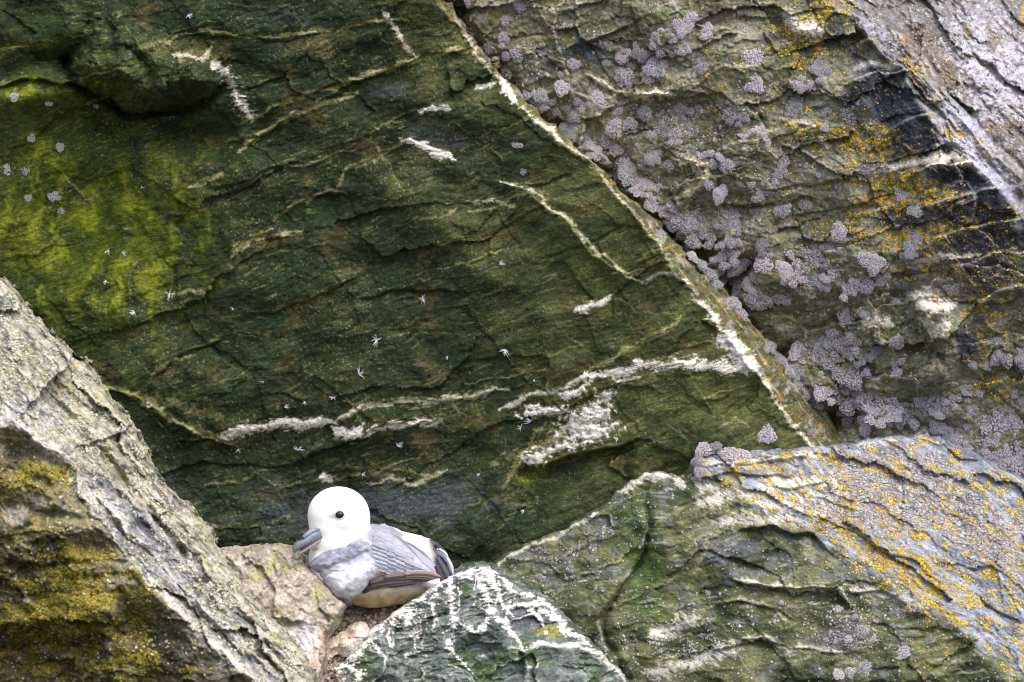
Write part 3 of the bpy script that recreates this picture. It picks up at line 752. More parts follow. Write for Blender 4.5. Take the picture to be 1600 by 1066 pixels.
LN([(235, 905), (275, 950), (310, 985), (360, 1030), (395, 1062)], white=.55, cream=.3, pw=9, ridge=8, w=9)
LN([(120, 580), (150, 604), (165, 628)], crack=9, cw=4)
LN([(290, 890), (340, 950), (400, 1010), (450, 1062)], crack=12, cw=5, cream=.5, pw=8)
LN([(270, 850), (300, 890), (340, 935)], crack=9, cw=4)
LN([(10, 455), (25, 470), (30, 490)], ridge=8, w=9)
LN([(150, 690), (215, 770), (262, 830), (300, 880)], crack=16, cw=5, step=8, L=20)
LN([(180, 760), (240, 835), (300, 905), (350, 965)], crack=18, cw=6, step=12, L=26)
LN([(60, 600), (120, 660), (175, 735)], crack=14, cw=5, step=8, L=30)
LN([(255, 905), (320, 970), (380, 1020), (430, 1062)], crack=16, cw=6, step=10, L=24)
LN([(350, 930), (400, 985), (455, 1050)], crack=12, cw=4, step=6, L=18)
LN([(200, 690), (235, 745), (270, 800)], crack=9, cw=4)
LN([(0, 790), (60, 800), (130, 815), (165, 810)], crack=18, cw=10)
LN([(0, 735), (40, 745), (85, 760)], crack=12, cw=9)
LN([(0, 880), (60, 890), (150, 880)], crack=10, cw=7)
LN([(140, 930), (190, 925)], crack=10, cw=6)
boul.region([(-200, 705), (0, 700), (60, 712), (98, 740), (140, 775), (165, 800), (172, 836), (150, 850), (165, 885), (160, 905), (180, 918), (200, 950), (198, 975), (170, 998), (120, 1010), (60, 1010), (-200, 1020)], 1)
n1 = fbm(PX / 70, PY / 60, 4, 601); n3 = fbm(PX / 8, PY / 7, 3, 603); n4 = fbm(PX / 26, PY / 22, 4, 604); n5 = fbm(boul.u / 26, boul.v / 26, 4, 605)
al = (PX * .72 + PY * .69); ac = (PX * .69 - PY * .72)
n2 = fbm(al / 60, ac / 10, 4, 606)
cvx = boul.convex(4)
ly = mix(lin(140, 137, 122), lin(178, 174, 156), sm(-.4, .5, n2 + .5 * n4))
ly = mix(ly, lin(150, 146, 118), sm(.1, .6, n4 + .3 * n3) * .8)
ly = mix(ly, lin(158, 156, 96), sm(.25, .65, fbm(PX / 30, PY / 30, 4, 608)) * .6)
ly = mix(ly, lin(176, 176, 178), sm(.3, .7, boul.gauss(40, 650, 60, 40) + .9 * boul.gauss(230, 850, 120, 26, -46) + .6 * boul.gauss(300, 930, 120, 20, -44) + .3 * n4) * .85)
ly = mix(ly, lin(116, 119, 128), sm(.25, .7, 1.1 * boul.gauss(230, 850, 180, 36, -47) + 1.0 * boul.gauss(350, 985, 140, 28, -44) + .6 * n2) * .9)
ly = mix(ly, lin(74, 74, 66), sm(.3, .65, fbm(PX / 12, PY / 12, 4, 618)) * .6)
ly = mix(ly, lin(64, 66, 68), sm(.1, .42, fbm(al / 70, ac / 9, 4, 609) + .3 * boul.gauss(320, 940, 160, 30, -44)) * .7)
ly = mix(ly, lin(190, 168, 60), sm(.5, .8, fbm(PX / 18, PY / 18, 4, 610)) * .6)
ms = mix(lin(86, 80, 56), lin(128, 118, 70), sm(-.3, .5, n4 + .3 * n3))
ymask_l = sm(.35, .85, .9 * boul.gauss(110, 940, 100, 60) + .7 * boul.gauss(60, 740, 90, 30) + .6 * boul.gauss(130, 860, 70, 30) + .55 * boul.gauss(200, 1040, 120, 40) + .6 * boul.gauss(230, 930, 30, 60) + .5 * boul.gauss(20, 1000, 90, 60) + .5 * fbm(PX / 40, PY / 22, 4, 612) + .25 * n3)
ms = mix(ms, lin(128, 120, 52), ymask_l * .4)
ms = mix(ms, lin(110, 100, 84), sm(.1, .6, fbm(PX / 60, PY / 12, 4, 619)) * .6)
ms = mix(ms, lin(156, 148, 138), sm(.45, .75, fbm(PX / 46, PY / 30, 4, 613) + .55 * boul.gauss(30, 800, 60, 30) + .4 * boul.gauss(40, 960, 40, 30)) * .75)
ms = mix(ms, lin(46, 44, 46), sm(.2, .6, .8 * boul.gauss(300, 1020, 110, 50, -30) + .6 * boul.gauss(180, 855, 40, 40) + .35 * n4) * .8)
bandc = sm(30, -34, s_ + 40 * fbm(PX / 36, PY / 30, 4, 620))
ms = mix(ms, lin(132, 126, 104), .6 * sm(70, 0, s_ + 30 * n4))
c = mix(ms, ly, bandc)
c = c * (1 + .3 * n3 + .2 * n5)[..., None]
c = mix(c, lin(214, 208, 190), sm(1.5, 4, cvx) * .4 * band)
c = mix(c, lin(200, 192, 150), boul.cream * .7)
c = mix(c, lin(214, 212, 210), boul.pale * .85)
BOUL_O = boul.finish('foreground_boulder', M_BOUL, c, {1: 'mossy_bulge'})
tag(BOUL_O, 'big blurred boulder at lower left, pale cream crest over a dark yellow-mossed underside', 'boulder')

# ================================================================== ledge rock, soil, peaked rock
LO = [(325, 880), (340, 864), (352, 862), (380, 864), (405, 858), (432, 853), (452, 858), (466, 866), (474, 880), (488, 893), (502, 906), (514, 920), (524, 934), (536, 946), (530, 962), (514, 985), (506, 1005), (506, 1030), (500, 1052), (496, 1110), (440, 1110), (330, 960)]
ledg = Rock(310, 560, 840, 1120, poly=LO, seed=14, jit=3, thick=.1)
PX, PY = ledg.PX, ledg.PY
ledg.y0 = (-.035 - .00062 * (PY - 857) + .00025 * np.abs(PX - 440) * (PX > 440) + .0001 * (440 - PX) * (PX < 440)).astype(F)
ledg.strata(-30, plates=14, pl=(60, 34), terr=5, tl=(70, 30), tk=2.4, fol=2, fl=(30, 8), grain=1.8, lump=12, ll=60)
ledg.line([(362, 918), (392, 925), (420, 965)], crack=8, cw=4)
ledg.line([(352, 878), (372, 884), (392, 876)], step=8, L=14, white=.4, pw=5)
ledg.line([(492, 985), (494, 1020), (500, 1050)], white=.6, pw=4, ridge=4)
n3 = fbm(PX / 6, PY / 5, 3, 703); n4 = fbm(PX / 26, PY / 22, 4, 704); n1 = fbm(PX / 60, PY / 60, 3, 705)
c = mix(lin(140, 131, 118), lin(172, 162, 150), sm(-.4, .5, n4 + .4 * n3))
c = mix(c, lin(150, 150, 96), sm(.2, .6, fbm(PX / 30, PY / 30, 4, 706) + .6 * ledg.gauss(400, 890, 30, 16) + .4 * ledg.gauss(500, 925, 14, 30, -30)) * .7)
c = mix(c, lin(178, 138, 116), sm(.3, .7, .8 * ledg.gauss(500, 1000, 40, 40) + .4 * n1 + .3 * n4) * .6)
c = mix(c, lin(196, 194, 200), sm(.3, .7, .9 * ledg.gauss(476, 1000, 26, 40) + .3 * n4) * .7)
c = mix(c, lin(104, 96, 88), sm(.25, .55, fbm(PX / 14, PY / 10, 4, 707)) * .6)
c = c * (1 + .35 * n3)[..., None]
c = mix(c, lin(226, 220, 214), ledg.pale * .8)
LEDG_O = ledg.finish('ledge_rock', M_ROCK, c)
tag(LEDG_O, 'pinkish beige ledge rock between the left boulder and the sitting bird', 'rock')

soil = Rock(440, 800, 840, 1120, poly=[(455, 1110), (470, 960), (500, 915), (540, 908), (640, 908), (700, 906), (740, 915), (790, 1110)], seed=17, jit=2, thick=.04)
PX, PY = soil.PX, soil.PY
soil.y0 = (.085 - .00085 * (PY - 900)).astype(F)
soil.h += 9 * fbm(PX / 36, PY / 26, 4, 801) + 5 * ridged(PX / 12, PY / 8, 3, 802) + 2.5 * fbm(PX / 5, PY / 4, 2, 803)
n3 = fbm(PX / 5, PY / 4, 3, 804); n4 = fbm(PX / 24, PY / 20, 4, 805)
c = mix(lin(128, 118, 110), lin(176, 163, 152), sm(-.4, .5, n3 + .5 * n4))
c = mix(c, lin(176, 140, 122), sm(.2, .7, .9 * soil.gauss(510, 1000, 16, 40) + .3 * n4) * .7)
SOIL_O = soil.finish('ground', M_SOIL, c)
tag(SOIL_O, 'brown crumbly soil of the nest ledge below the bird', kind='structure')

PO = [(495, 1140), (503, 1064), (520, 1046), (541, 1030), (560, 1008), (582, 984), (612, 962), (640, 941), (664, 926), (682, 914), (705, 902), (722, 892), (742, 886), (764, 888), (780, 898), (795, 908), (820, 920), (838, 929), (858, 940), (872, 953), (884, 966),
      (900, 984), (918, 999), (932, 1012), (950, 1030), (972, 1050), (1000, 1090), (1010, 1140)]
peak = Rock(480, 1030, 860, 1150, poly=PO, seed=19, jit=3, thick=.16, step=1.4)
PX, PY = peak.PX, peak.PY
pl = -.045 - .00045 * (PY - 886) + .00035 * np.clip(757 - PX, -500, 500)
pr = -.045 - .00045 * (PY - 886) + .0006 * (PX - 757 - .45 * (PY - 886))
peak.y0 = np.maximum(pl, pr).astype(F) - .01
peak.strata(12, plates=14, pl=(70, 30), terr=6, tl=(70, 24), tk=3, fol=3, fl=(32, 6), grain=1.6, lump=12, ll=60)
peak.line([(818, 1120), (815, 1060), (812, 1010)], crack=9, cw=4)
peak.line([(812, 1014), (850, 1003), (895, 1010), (935, 1022), (965, 1050), (985, 1075)], step=0, white=.5, cream=.5, pw=5, ridge=12, w=8)
peak.line([(620, 1110), (634, 1055), (648, 1036), (680, 1020)], step=-12, L=40, cream=.2, pw=3)
peak.line([(795, 985), (808, 1005), (812, 1012)], white=.5, pw=5)
PW = dict(white=1, rag=1.9, ridge=2)
peak.line([(560, 1012), (584, 987), (612, 965), (642, 944), (684, 917), (724, 895), (745, 889), (766, 892)], pw=8, taper=False, brk=.5, **PW)
peak.line([(520, 1050), (545, 1032), (565, 1008)], pw=5.5, taper=False, brk=.3, **PW)
peak.line([(642, 946), (640, 962), (632, 980), (636, 990)], pw=5, brk=.2, **PW)
peak.line([(684, 920), (676, 945), (676, 975)], pw=5, brk=.3, **PW)
peak.line([(704, 912), (706, 940), (712, 965), (706, 990), (700, 1010)], pw=5.5, brk=.25, **PW)
peak.line([(712, 960), (730, 980), (742, 990)], pw=5, brk=.1, **PW)
peak.line([(745, 892), (752, 915), (762, 940), (768, 955), (790, 975), (806, 1000)], pw=5.5, brk=.35, **PW)
peak.line([(764, 890), (772, 920), (790, 945), (806, 965)], pw=6, brk=.1, **PW)
peak.line([(768, 950), (760, 970), (748, 985)], pw=5, brk=.2, **PW)
peak.line([(778, 900), (800, 920), (830, 930), (862, 950), (884, 975)], pw=5, brk=.15, cream=.5, **PW)
peak.line([(800, 945), (840, 945), (870, 970), (900, 995), (922, 1010)], pw=6, brk=.1, cream=.4, **PW)
peak.line([(820, 945), (840, 962), (850, 980)], pw=4, brk=.1, **PW)
peak.line([(576, 1000), (590, 1015), (600, 1030)], pw=4, brk=0, **PW)
peak.line([(545, 1040), (560, 1050), (556, 1064)], pw=9, brk=.2, **PW)
peak.line([(695, 1005), (720, 1030), (735, 1050)], pw=4, brk=0, **PW)
_r = np.random.default_rng(33)
for k in range(18):
    t_ = _r.random(); x0_ = np.interp(t_, [0, .55, 1], [590, 748, 880]); y0_ = np.interp(t_, [0, .55, 1], [985, 890, 968]) + abs(_r.normal(0, 8))
    l_ = _r.uniform(10, 70) * (1 if x0_ < 800 else .5)
    peak.line([(x0_, y0_), (x0_ + _r.normal(0, 3), y0_ + l_ * .5), (x0_ + _r.normal(2, 6), y0_ + l_)], pw=_r.uniform(.9, 2.6), white=_r.uniform(.5, 1), rag=1.6, brk=.1)
for k in range(18):
    t_ = _r.random(); x0_ = np.interp(t_, [0, .55, 1], [590, 748, 880]); y0_ = np.interp(t_, [0, .55, 1], [985, 890, 968]) + abs(_r.normal(0, 40))
    peak.blob(x0_, y0_, _r.uniform(2, 5), _r.uniform(1.5, 4), 0, white=_r.uniform(.4, .9), rag=.8, n=5)
BLOCK = [(812, 1012), (850, 1004), (895, 1010), (935, 1022), (965, 1050), (1000, 1100), (1010, 1150), (820, 1150), (816, 1060)]
bd = poly_sdf(peak.wx, peak.wy, BLOCK)
peak.h += 16 * sm(3, -8, bd) - 10 * sm(-10, -40, bd)
peak.region(BLOCK, 1)
n1 = fbm(PX / 60, PY / 50, 4, 901); n3 = fbm(PX / 6, PY / 5, 3, 903); n4 = fbm(PX / 24, PY / 18, 4, 904); n2 = fbm(peak.u / 36, peak.v / 6, 4, 905)
cvx = peak.convex(3)
c = mix(lin(74, 82, 80), lin(116, 122, 118), sm(-.5, .5, n4 + .4 * n2))
c = mix(c, lin(70, 88, 48), sm(.05, .6, n1 + .3 * n2 + .7 * peak.gauss(770, 1030, 70, 34) - .05) * .75)
c = mix(c, lin(128, 128, 52), sm(.4, .8, peak.gauss(860, 985, 40, 16) + .3 * n4) * .8)
c = mix(c, lin(84, 84, 96), sm(.35, .7, peak.gauss(825, 965, 40, 26) + .8 * peak.gauss(760, 1010, 40, 30) + .3 * n4) * .7)
c = mix(c, lin(150, 146, 132), sm(.2, .6, peak.gauss(600, 970, 90, 14, 38) + .5 * n2) * .5)
c = c * (1 + .35 * n3 + .3 * n2)[..., None]
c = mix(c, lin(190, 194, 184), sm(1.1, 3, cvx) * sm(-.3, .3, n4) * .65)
c = mix(c, lin(190, 182, 150), peak.cream * .6)
c = mix(c, lin(236, 232, 230), np.clip(peak.pale * (1.05 + .4 * n3), 0, 1) * .97)
PEAK_O = peak.finish('peaked_rock', M_PEAK, c, {1: 'rock_block'})
tag(PEAK_O, 'dark green peaked rock streaked with white droppings in front of the bird', 'rock')

# ================================================================== lichens
def ico(sub):
    bm = bmesh.new(); bmesh.ops.create_icosphere(bm, subdivisions=sub, radius=1)
    v = np.array([p.co[:] for p in bm.verts], F); f = np.array([[q.index for q in p.verts] for p in bm.faces], np.int32); bm.free()
    return v, f


ICO0, ICO1, ICO2 = ico(1), ico(1), ico(2)
ICO0 = (np.array([(0, 0, 1), (1, 0, 0), (.31, .95, 0), (-.81, .59, 0), (-.81, -.59, 0), (.31, -.95, 0), (0, 0, -.6)], F), np.array([(0, 1, 2), (0, 2, 3), (0, 3, 4), (0, 4, 5), (0, 5, 1), (6, 2, 1), (6, 3, 2), (6, 4, 3), (6, 5, 4), (6, 1, 5)], np.int32))
M_TUFT = attr_mat('tufted_lichen', 900, 0.3, 0.9, 1400, 0.95, 0.1, dist=0.0008)
_n = M_TUFT.node_tree.nodes; _l = M_TUFT.node_tree.links
_oi = _n.new('ShaderNodeObjectInfo')
_cr = _n.new('ShaderNodeValToRGB')
_cr.color_ramp.elements[0].color = (0.66, 0.68, 0.66, 1); _cr.color_ramp.elements[1].color = (1.04, .97, .98, 1)
_e = _cr.color_ramp.elements.new(0.5); _e.color = (1.0, 0.97, 1.03, 1)
_l.new(_oi.outputs['Random'], _cr.inputs['Fac'])
_mm = _n.new('ShaderNodeMix'); _mm.data_type = 'RGBA'; _mm.blend_type = 'MULTIPLY'; _mm.inputs['Factor'].default_value = 1
_pb = _n['Principled BSDF']; _src = _pb.inputs['Base Color'].links[0].from_socket
_l.new(_src, _mm.inputs['A']); _l.new(_cr.outputs['Color'], _mm.inputs['B']); _l.new(_mm.outputs['Result'], _pb.inputs['Base Color'])
M_YEL = attr_mat('yellow_lichen', 700, 0.3, 0.6, 900, 0.9, 0.15)
M_GREY = attr_mat('grey_lichen', 700, 0.35, 0.6, 900, 0.95, 0.1)


def cushion(domes, seed, lobe=0.15, dens=1.0, IC=None):
    """a cauliflower-like lichen: frilled lobes packed over one or several domes (unit size, z up)"""
    r = np.random.default_rng(seed)
    IC = IC or ICO1
    V, Fc, C = [], [], []
    n0 = 0
    base = lin(194, 191, 194)

    def add(bv, bf, T, p, col):
        nonlocal n0
        v = bv @ T.T + p
        V.append(v); Fc.append(bf + n0); C.append(np.repeat(col[None], len(v), 0)); n0 += len(v)
    for (dx, dy, R) in domes:
        add(ICO2[0], ICO2[1], np.diag([R * .86, R * .86, R * .62]), np.array([dx, dy, 0]), base * .4)
        n = int(dens * 2 * R * R / (lobe * lobe))
        i = np.arange(n) + .5
        z = 1 - i / n * 1.05; ph = i * 2.39996 + r.random() * 6
        s_ = np.sqrt(np.clip(1 - z * z, 0, 1))
        for k in range(n):
            d = np.array([s_[k] * math.cos(ph[k]), s_[k] * math.sin(ph[k]), z[k]]) + r.normal(0, .1, 3)
            d /= np.linalg.norm(d)
            wob = 1 + .13 * math.sin(3 * ph[k] + seed) + .10 * math.sin(5 * ph[k] + 7 * z[k] + seed) + r.normal(0, .06)
            p = np.array([dx, dy, 0]) + d * np.array([R * .88, R * .88, R * .66]) * wob
            q = Vector(d).to_track_quat('Z', 'Y').to_matrix()
            ls = lobe * r.uniform(.65, 1.25)
            T = np.array(q) @ np.diag([ls * r.uniform(.8, 1.3), ls * r.uniform(.8, 1.3), ls * r.uniform(.5, 1.0)])
            bv = IC[0] * (1 + r.normal(0, .22, (len(IC[0]), 1)))
            add(bv, IC[1], T, p, base * r.uniform(.8, 1.12) * np.array([1, r.uniform(.96, 1.02), r.uniform(.96, 1.06)]))
    return np.concatenate(V), np.concatenate(Fc), np.clip(np.concatenate(C), 0, .9)


def dome_set(n, seed):
    r = np.random.default_rng(seed); out = []
    if n > 11:
        for k in range(n * 2):
            a = r.random() * 6.28; d = .85 * math.sqrt(r.random())
            out.append((d * math.cos(a) * 1.1, d * math.sin(a) * .9, r.uniform(.13, .27)))
        return out
    for k in range(n):
        a = r.random() * 6.28; d = r.uniform(.25, .68) if n > 1 else 0
        out.append((d * math.cos(a) * 1.05, d * math.sin(a) * .85, r.uniform(.28, .5)))
    return out


PROTO_S, PROTO_M = [], []
for k in range(5):
    v, f, c = cushion([(0, 0, 1)], 50 + k, .08)
    me = link_mesh('lichen_tuft', v, f, M_TUFT, None, c); PROTO_S.append(me.data); bpy.data.objects.remove(me)
for k in range(7):
    v, f, c = cushion(dome_set(7 + k % 3, 80 + k), 70 + k, .052)
    me = link_mesh('lichen_cluster', v, f, M_TUFT, None, c); PROTO_M.append(me.data); bpy.data.objects.remove(me)
PROTO_L = []
for k in range(4):
    v, f, c = cushion(dome_set(12 + k, 180 + k), 170 + k, .046, 1.0, ICO0)
    me = link_mesh('lichen_cluster', v, f, M_TUFT, None, c); PROTO_L.append(me.data); bpy.data.objects.remove(me)
n_tuft = [0]


def tuft(rock, px, py, r, label, group, flat=1.0):
    y, n = rock.at(np.array([px]), np.array([py])); y = float(y[0]); n = Vector(n[0])
    n = (n * .7 + Vector((0, -1, .25)) * .6).normalized()
    big = r > 13
    me = random.choice(PROTO_L if r > 21 else PROTO_M if big else PROTO_S)
    o = bpy.data.objects.new('lichen_cluster' if big else 'lichen_tuft', me)
    COL.objects.link(o)
    o.location = W(px, py, y + 0.0005 * r * .15)
    o.rotation_euler = (n.to_track_quat('Z', 'Y') @ Matrix.Rotation(random.random() * 6.28, 3, 'Z').to_quaternion()).to_euler()
    s_ = r * 1e-3 * random.uniform(1.08, 1.35)
    o.scale = (s_ * random.uniform(.9, 1.15), s_ * random.uniform(.9, 1.1), s_ * random.choice([.45, .6, .75, .9]) * flat)
    tag(o, label, 'lichen', group)
    n_tuft[0] += 1
    return o


BL = [(1004, 83, 17), (1027, 105, 20), (1043, 66, 25), (1070, 37, 16), (1103, 50, 15), (1068, 76, 14), (1089, 101, 14), (1177, 91, 13), (1177, 128, 18), (1283, 107, 15), (1254, 130, 14), (1223, 149, 14), (1243, 171, 20), (1291, 175, 14),
      (1330, 182, 13), (1083, 165, 26), (1037, 200, 25), (1074, 186, 22), (1008, 177, 11), (1149, 177, 22), (1177, 202, 24), (1194, 215, 16), (1080, 233, 25), (1120, 241, 14), (1136, 258, 12), (1200, 266, 25), (1019, 243, 15), (1012, 281, 25),
      (1037, 314, 28), (1083, 330, 30), (1120, 297, 20), (1138, 326, 18), (1099, 355, 28), (1136, 359, 22), (1136, 396, 25), (1161, 417, 22), (1194, 388, 17), (1194, 413, 13), (1190, 301, 15), (1219, 324, 16), (1258, 316, 12), (1310, 363, 13),
      (1322, 285, 20), (1351, 264, 18), (1417, 301, 16), (1429, 326, 14), (1433, 363, 20), (1429, 384, 20), (1285, 396, 25), (1239, 421, 24), (1417, 402, 15), (789, 33, 9), (787, 60, 8), (764, 76, 9), (725, 47, 8), (816, 4, 14), (733, 4, 8), (720, 20, 6),
      (973, 85, 16), (1002, 78, 17), (977, 124, 13), (987, 101, 9), (948, 98, 6), (896, 101, 10), (933, 155, 12), (900, 155, 8), (909, 167, 9), (884, 167, 8), (898, 184, 10), (964, 173, 8), (960, 202, 12), (985, 194, 10), (1008, 178, 10), (1040, 205, 20),
      (830, 145, 15), (855, 165, 16), (845, 150, 10), (878, 138, 13), (950, 221, 12), (973, 240, 20), (913, 227, 14), (892, 204, 14), (925, 238, 14), (1018, 242, 15), (1000, 285, 22), (983, 273, 20), (1040, 330, 22), (808, 85, 10), (793, 113, 9), (775, 95, 10),
      (1143, 411, 25), (1161, 441, 25), (1188, 467, 20), (1221, 464, 14), (1191, 411, 15), (1263, 430, 35), (1233, 422, 20), (1311, 434, 30), (1290, 440, 16), (1345, 441, 20), (1379, 434, 18), (1360, 411, 20), (1488, 449, 12), (1323, 494, 18), (1354, 488, 14),
      (1400, 469, 9), (1259, 546, 25), (1285, 550, 20), (1319, 527, 25), (1349, 550, 25), (1319, 565, 35), (1356, 576, 28), (1300, 595, 30), (1338, 610, 40), (1368, 618, 28), (1405, 576, 15), (1401, 535, 12), (1338, 640, 30), (1379, 644, 25), (1356, 663, 20),
      (1413, 640, 30), (1443, 632, 20), (1465, 625, 22), (1499, 610, 25), (1518, 602, 20), (1533, 569, 15), (1563, 550, 20), (1589, 561, 20), (1568, 588, 14), (1540, 659, 13), (1491, 670, 25), (1469, 662, 20), (1585, 644, 18), (1578, 692, 40), (1574, 718, 30),
      (1555, 705, 22), (1454, 670, 15), (1431, 670, 16), (1240, 580, 18), (1260, 615, 16), (1280, 640, 14), (1395, 660, 16), (1420, 655, 14), (1520, 640, 16), (1590, 610, 14), (1470, 640, 16), (1510, 690, 18), (1540, 715, 16)]


MARKS = [(1075, 280, 'the pale quartz hook on the buttress'), (1000, 148, 'the long pale streak'), (1462, 560, 'the green-stained rock knob'), (1315, 690, 'the hole at the slab foot'), (745, 66, 'the top of the slab edge'),
         (1455, 478, 'the white blotch above the knob'), (1400, 258, 'the bent white vein by the ridge'), (1370, 505, 'the cream quartz patch beside the knob'), (1120, 400, 'the deep crevice by the slab edge'), (1250, 45, 'the white quartz lump under the top ridge'),
         (1420, 408, 'the short white bar below the yellow patches'), (1590, 690, 'the right margin above the outcrop'), (1190, 215, 'the middle of the olive face'), (930, 225, 'the slab edge halfway down the crevice')]


def where(marks, px, py, noun):
    m = min(marks, key=lambda q: (q[0] - px) ** 2 + (q[1] - py) ** 2)
    dx, dy = px - m[0], py - m[1]; d = math.hypot(dx, dy)
    rel = ('right of' if dx > 0 else 'left of') if abs(dx) > abs(dy) else ('below' if dy > 0 else 'above')
    near = 'close to and' if d < 45 else 'well' if d > 80 else 'a little'
    return f'{noun} {near} {rel} {m[2]}'


def zone(px, py, r):
    size = 'tiny' if r < 6 else 'small' if r < 10 else 'mid-sized' if r < 15 else 'large' if r < 23 else 'huge'
    return (where(MARKS, px, py, size + ' grey lichen'), 'lilac grey lichen cushions on the buttress')


EDGE_MARKS = [(1090, 420, 'the upper ochre edge strip'), (1150, 480, 'the white quartz on the slab edge'), (1215, 565, 'the middle of the ochre edge strip'), (1265, 620, 'the foot of the ochre edge strip')]
RIM_MARKS = [(1095, 715, 'the left corner of the outcrop rim'), (1150, 720, 'the yellow lichen on the outcrop rim')]
FACE_MARKS = [(1320, 980, 'the grey speckled hollow on the outcrop'), (1330, 1050, 'the bottom edge of the outcrop'), (1110, 925, 'the mossy shoulder of the outcrop')]
DOWN_MARKS = [(170, 400, 'the bright yellow-green moss patch'), (450, 660, 'the left end of the white quartz band'), (620, 640, 'the middle of the white quartz band'), (910, 660, 'the big white blotches at the slab foot'), (530, 750, "the bird's head"),
              (370, 150, 'the white speckled strip at upper left'), (780, 480, 'the middle of the dark wall'), (300, 640, 'the rim of the left boulder'), (1040, 410, 'the pale crack by the slab edge')]


for (px, py, r) in BL:
    tuft(butt, px, py, r, *zone(px, py, r))
for k in range(34):
    py = random.uniform(150, 470)
    px = float(np.interp(py, OUT[:, 1], OUT[:, 0])) + abs(random.gauss(26, 20)) + 10
    r = random.uniform(8, 15)
    tuft(butt, px, py, r, *zone(px, py, r))
# looser small tufts between the large cushions
cnt = 0
while cnt < 60:
    px, py, r0 = random.choice(BL)
    a = random.random() * 6.28; d = r0 * random.uniform(1.0, 2.4); r = random.uniform(3.5, 9)
    x, y_ = px + d * math.cos(a), py + d * math.sin(a)
    cx = np.interp(y_, OUT[:, 1], OUT[:, 0])
    if x < cx + 8 or x > 1605 or y_ < 0 or y_ > 720: continue
    tuft(butt, x, y_, r, *zone(x, y_, r)); cnt += 1
for (px, py, r) in [(1146, 475, 12), (1158, 492, 11), (1203, 546, 14), (1232, 582, 11), (1222, 566, 9), (1259, 614, 11), (1275, 632, 9), (1110, 430, 10), (1096, 415, 10), (1082, 402, 9), (1120, 445, 9), (1215, 560, 8), (1246, 600, 9)]:
    tuft(wall, px, py, r, where(EDGE_MARKS, px, py, ('small' if r < 10 else 'large') + ' grey lichen'), 'lichens on the slab edge')
for (px, py, r, lb) in [(1199, 678, 13, 'round grey lichen cushion alone at the foot of the green slab'), (818, 266, 7, 'small pale lichen button alone on the green slab beside its edge crack'), (809, 225, 6, 'small whitish lichen button high on the green slab'),
                        (10, 262, 11, 'grey lichen rosette at the left margin of the mossy wall'), (40, 266, 7, 'small grey lichen rosette second from the left margin of the mossy wall'), (94, 230, 7, 'isolated round grey lichen on the bright green moss'), (49, 216, 6, 'tiny pale lichen above the grey rosettes on the green moss'),
                        (84, 304, 9, 'flat grey lichen rosette on the bright moss below the others'), (95, 327, 7, 'lowest grey lichen rosette on the bright moss'), (43, 307, 6, 'small grey lichen on moss left of the flat rosette'), (76, 159, 6, 'grey lichen dot on the yellow moss band'), (22, 152, 6, 'pale lichen dot at the left end of the yellow moss band'), (148, 166, 6, 'pale lichen dot at the right end of the yellow moss band')]:
    tuft(wall, px, py, r, lb, None, .5)
for (px, py, r) in [(1101, 704, 13), (1118, 700, 9), (1139, 710, 13), (1161, 713, 13), (1090, 722, 9), (1180, 712, 8), (1094, 738, 8), (1124, 716, 9)]:
    tuft(outc, px, py, r, where(RIM_MARKS, px, py, ('small' if r < 10 else 'large') + ' grey lichen'), 'lichens on the outcrop rim')
for (px, py, r) in [(1347, 987, 9), (1326, 1000, 6), (1311, 952, 6), (1107, 926, 5), (1221, 942, 4), (1330, 1052, 9), (1355, 1046, 10), (1310, 1054, 7), (1306, 1003, 4), (1290, 1000, 4), (1336, 965, 5), (1365, 1000, 5), (1412, 1020, 9)]:
    tuft(outc, px, py, r, where(FACE_MARKS, px, py, ('tiny' if r < 6 else 'small') + ' grey lichen button'), 'lichens on the outcrop lower face', .7)


def flakes(name, rock, mask, n, size, cols, mat, parent, seed, lift=.3):
    """small crusty granules scattered where the mask grows them"""
    r = np.random.default_rng(seed)
    okx = (rock.PX > -15) & (rock.PX < 1615) & (rock.PY > -15) & (rock.PY < 1080)
    if rock.sdf is not None: okx &= rock.sdf < -3
    p = (mask * okx).ravel().astype(np.float64); p /= p.sum()
    idx = r.choice(p.size, n, p=p)
    px = rock.PX.ravel()[idx] + r.uniform(-.9, .9, n); py = rock.PY.ravel()[idx] + r.uniform(-.9, .9, n)
    y, N = rock.at(px, py)
    P = np.stack(W(px, py, y), -1)
    ref = np.array([0, 0, 1.0]); U = np.cross(N, ref); U /= np.linalg.norm(U, axis=1, keepdims=True) + 1e-6; Vv = np.cross(N, U)
    a0 = r.random(n) * 6.28
    s_ = np.minimum(r.lognormal(math.log(size), .5, n), size * 2.2) * 1e-3
    k = 7
    ang = a0[:, None] + np.arange(k) * 6.2832 / k
    rr = s_[:, None] * r.uniform(.6, 1.25, (n, k))
    ring = lambda f, z: P[:, None] + U[:, None] * (np.cos(ang) * rr * f)[..., None] + Vv[:, None] * (np.sin(ang) * rr * f)[..., None] + N[:, None] * (z * s_)[:, None, None]
    verts = np.concatenate([ring(1.0, -.3), ring(.85, lift), (P + N * (s_ * lift * 1.35)[:, None])[:, None]], 1)
    tri = []
    for q in range(k):
        w = (q + 1) % k
        tri += [(q, w, k + w), (q, k + w, k + q), (k + q, k + w, 2 * k)]
    Fc = (np.array(tri)[None] + (np.arange(n) * (2 * k + 1))[:, None, None]).reshape(-1, 3)
    cc = np.array(cols)[r.integers(0, len(cols), n)] * r.uniform(.75, 1.2, (n, 1))
    C = np.repeat(cc[:, None], 2 * k + 1, 1).reshape(-1, 3)
    o = link_mesh(name, verts.reshape(-1, 3), Fc, mat, parent, C, smooth=False)
    o['kind'] = 'stuff'
    return o


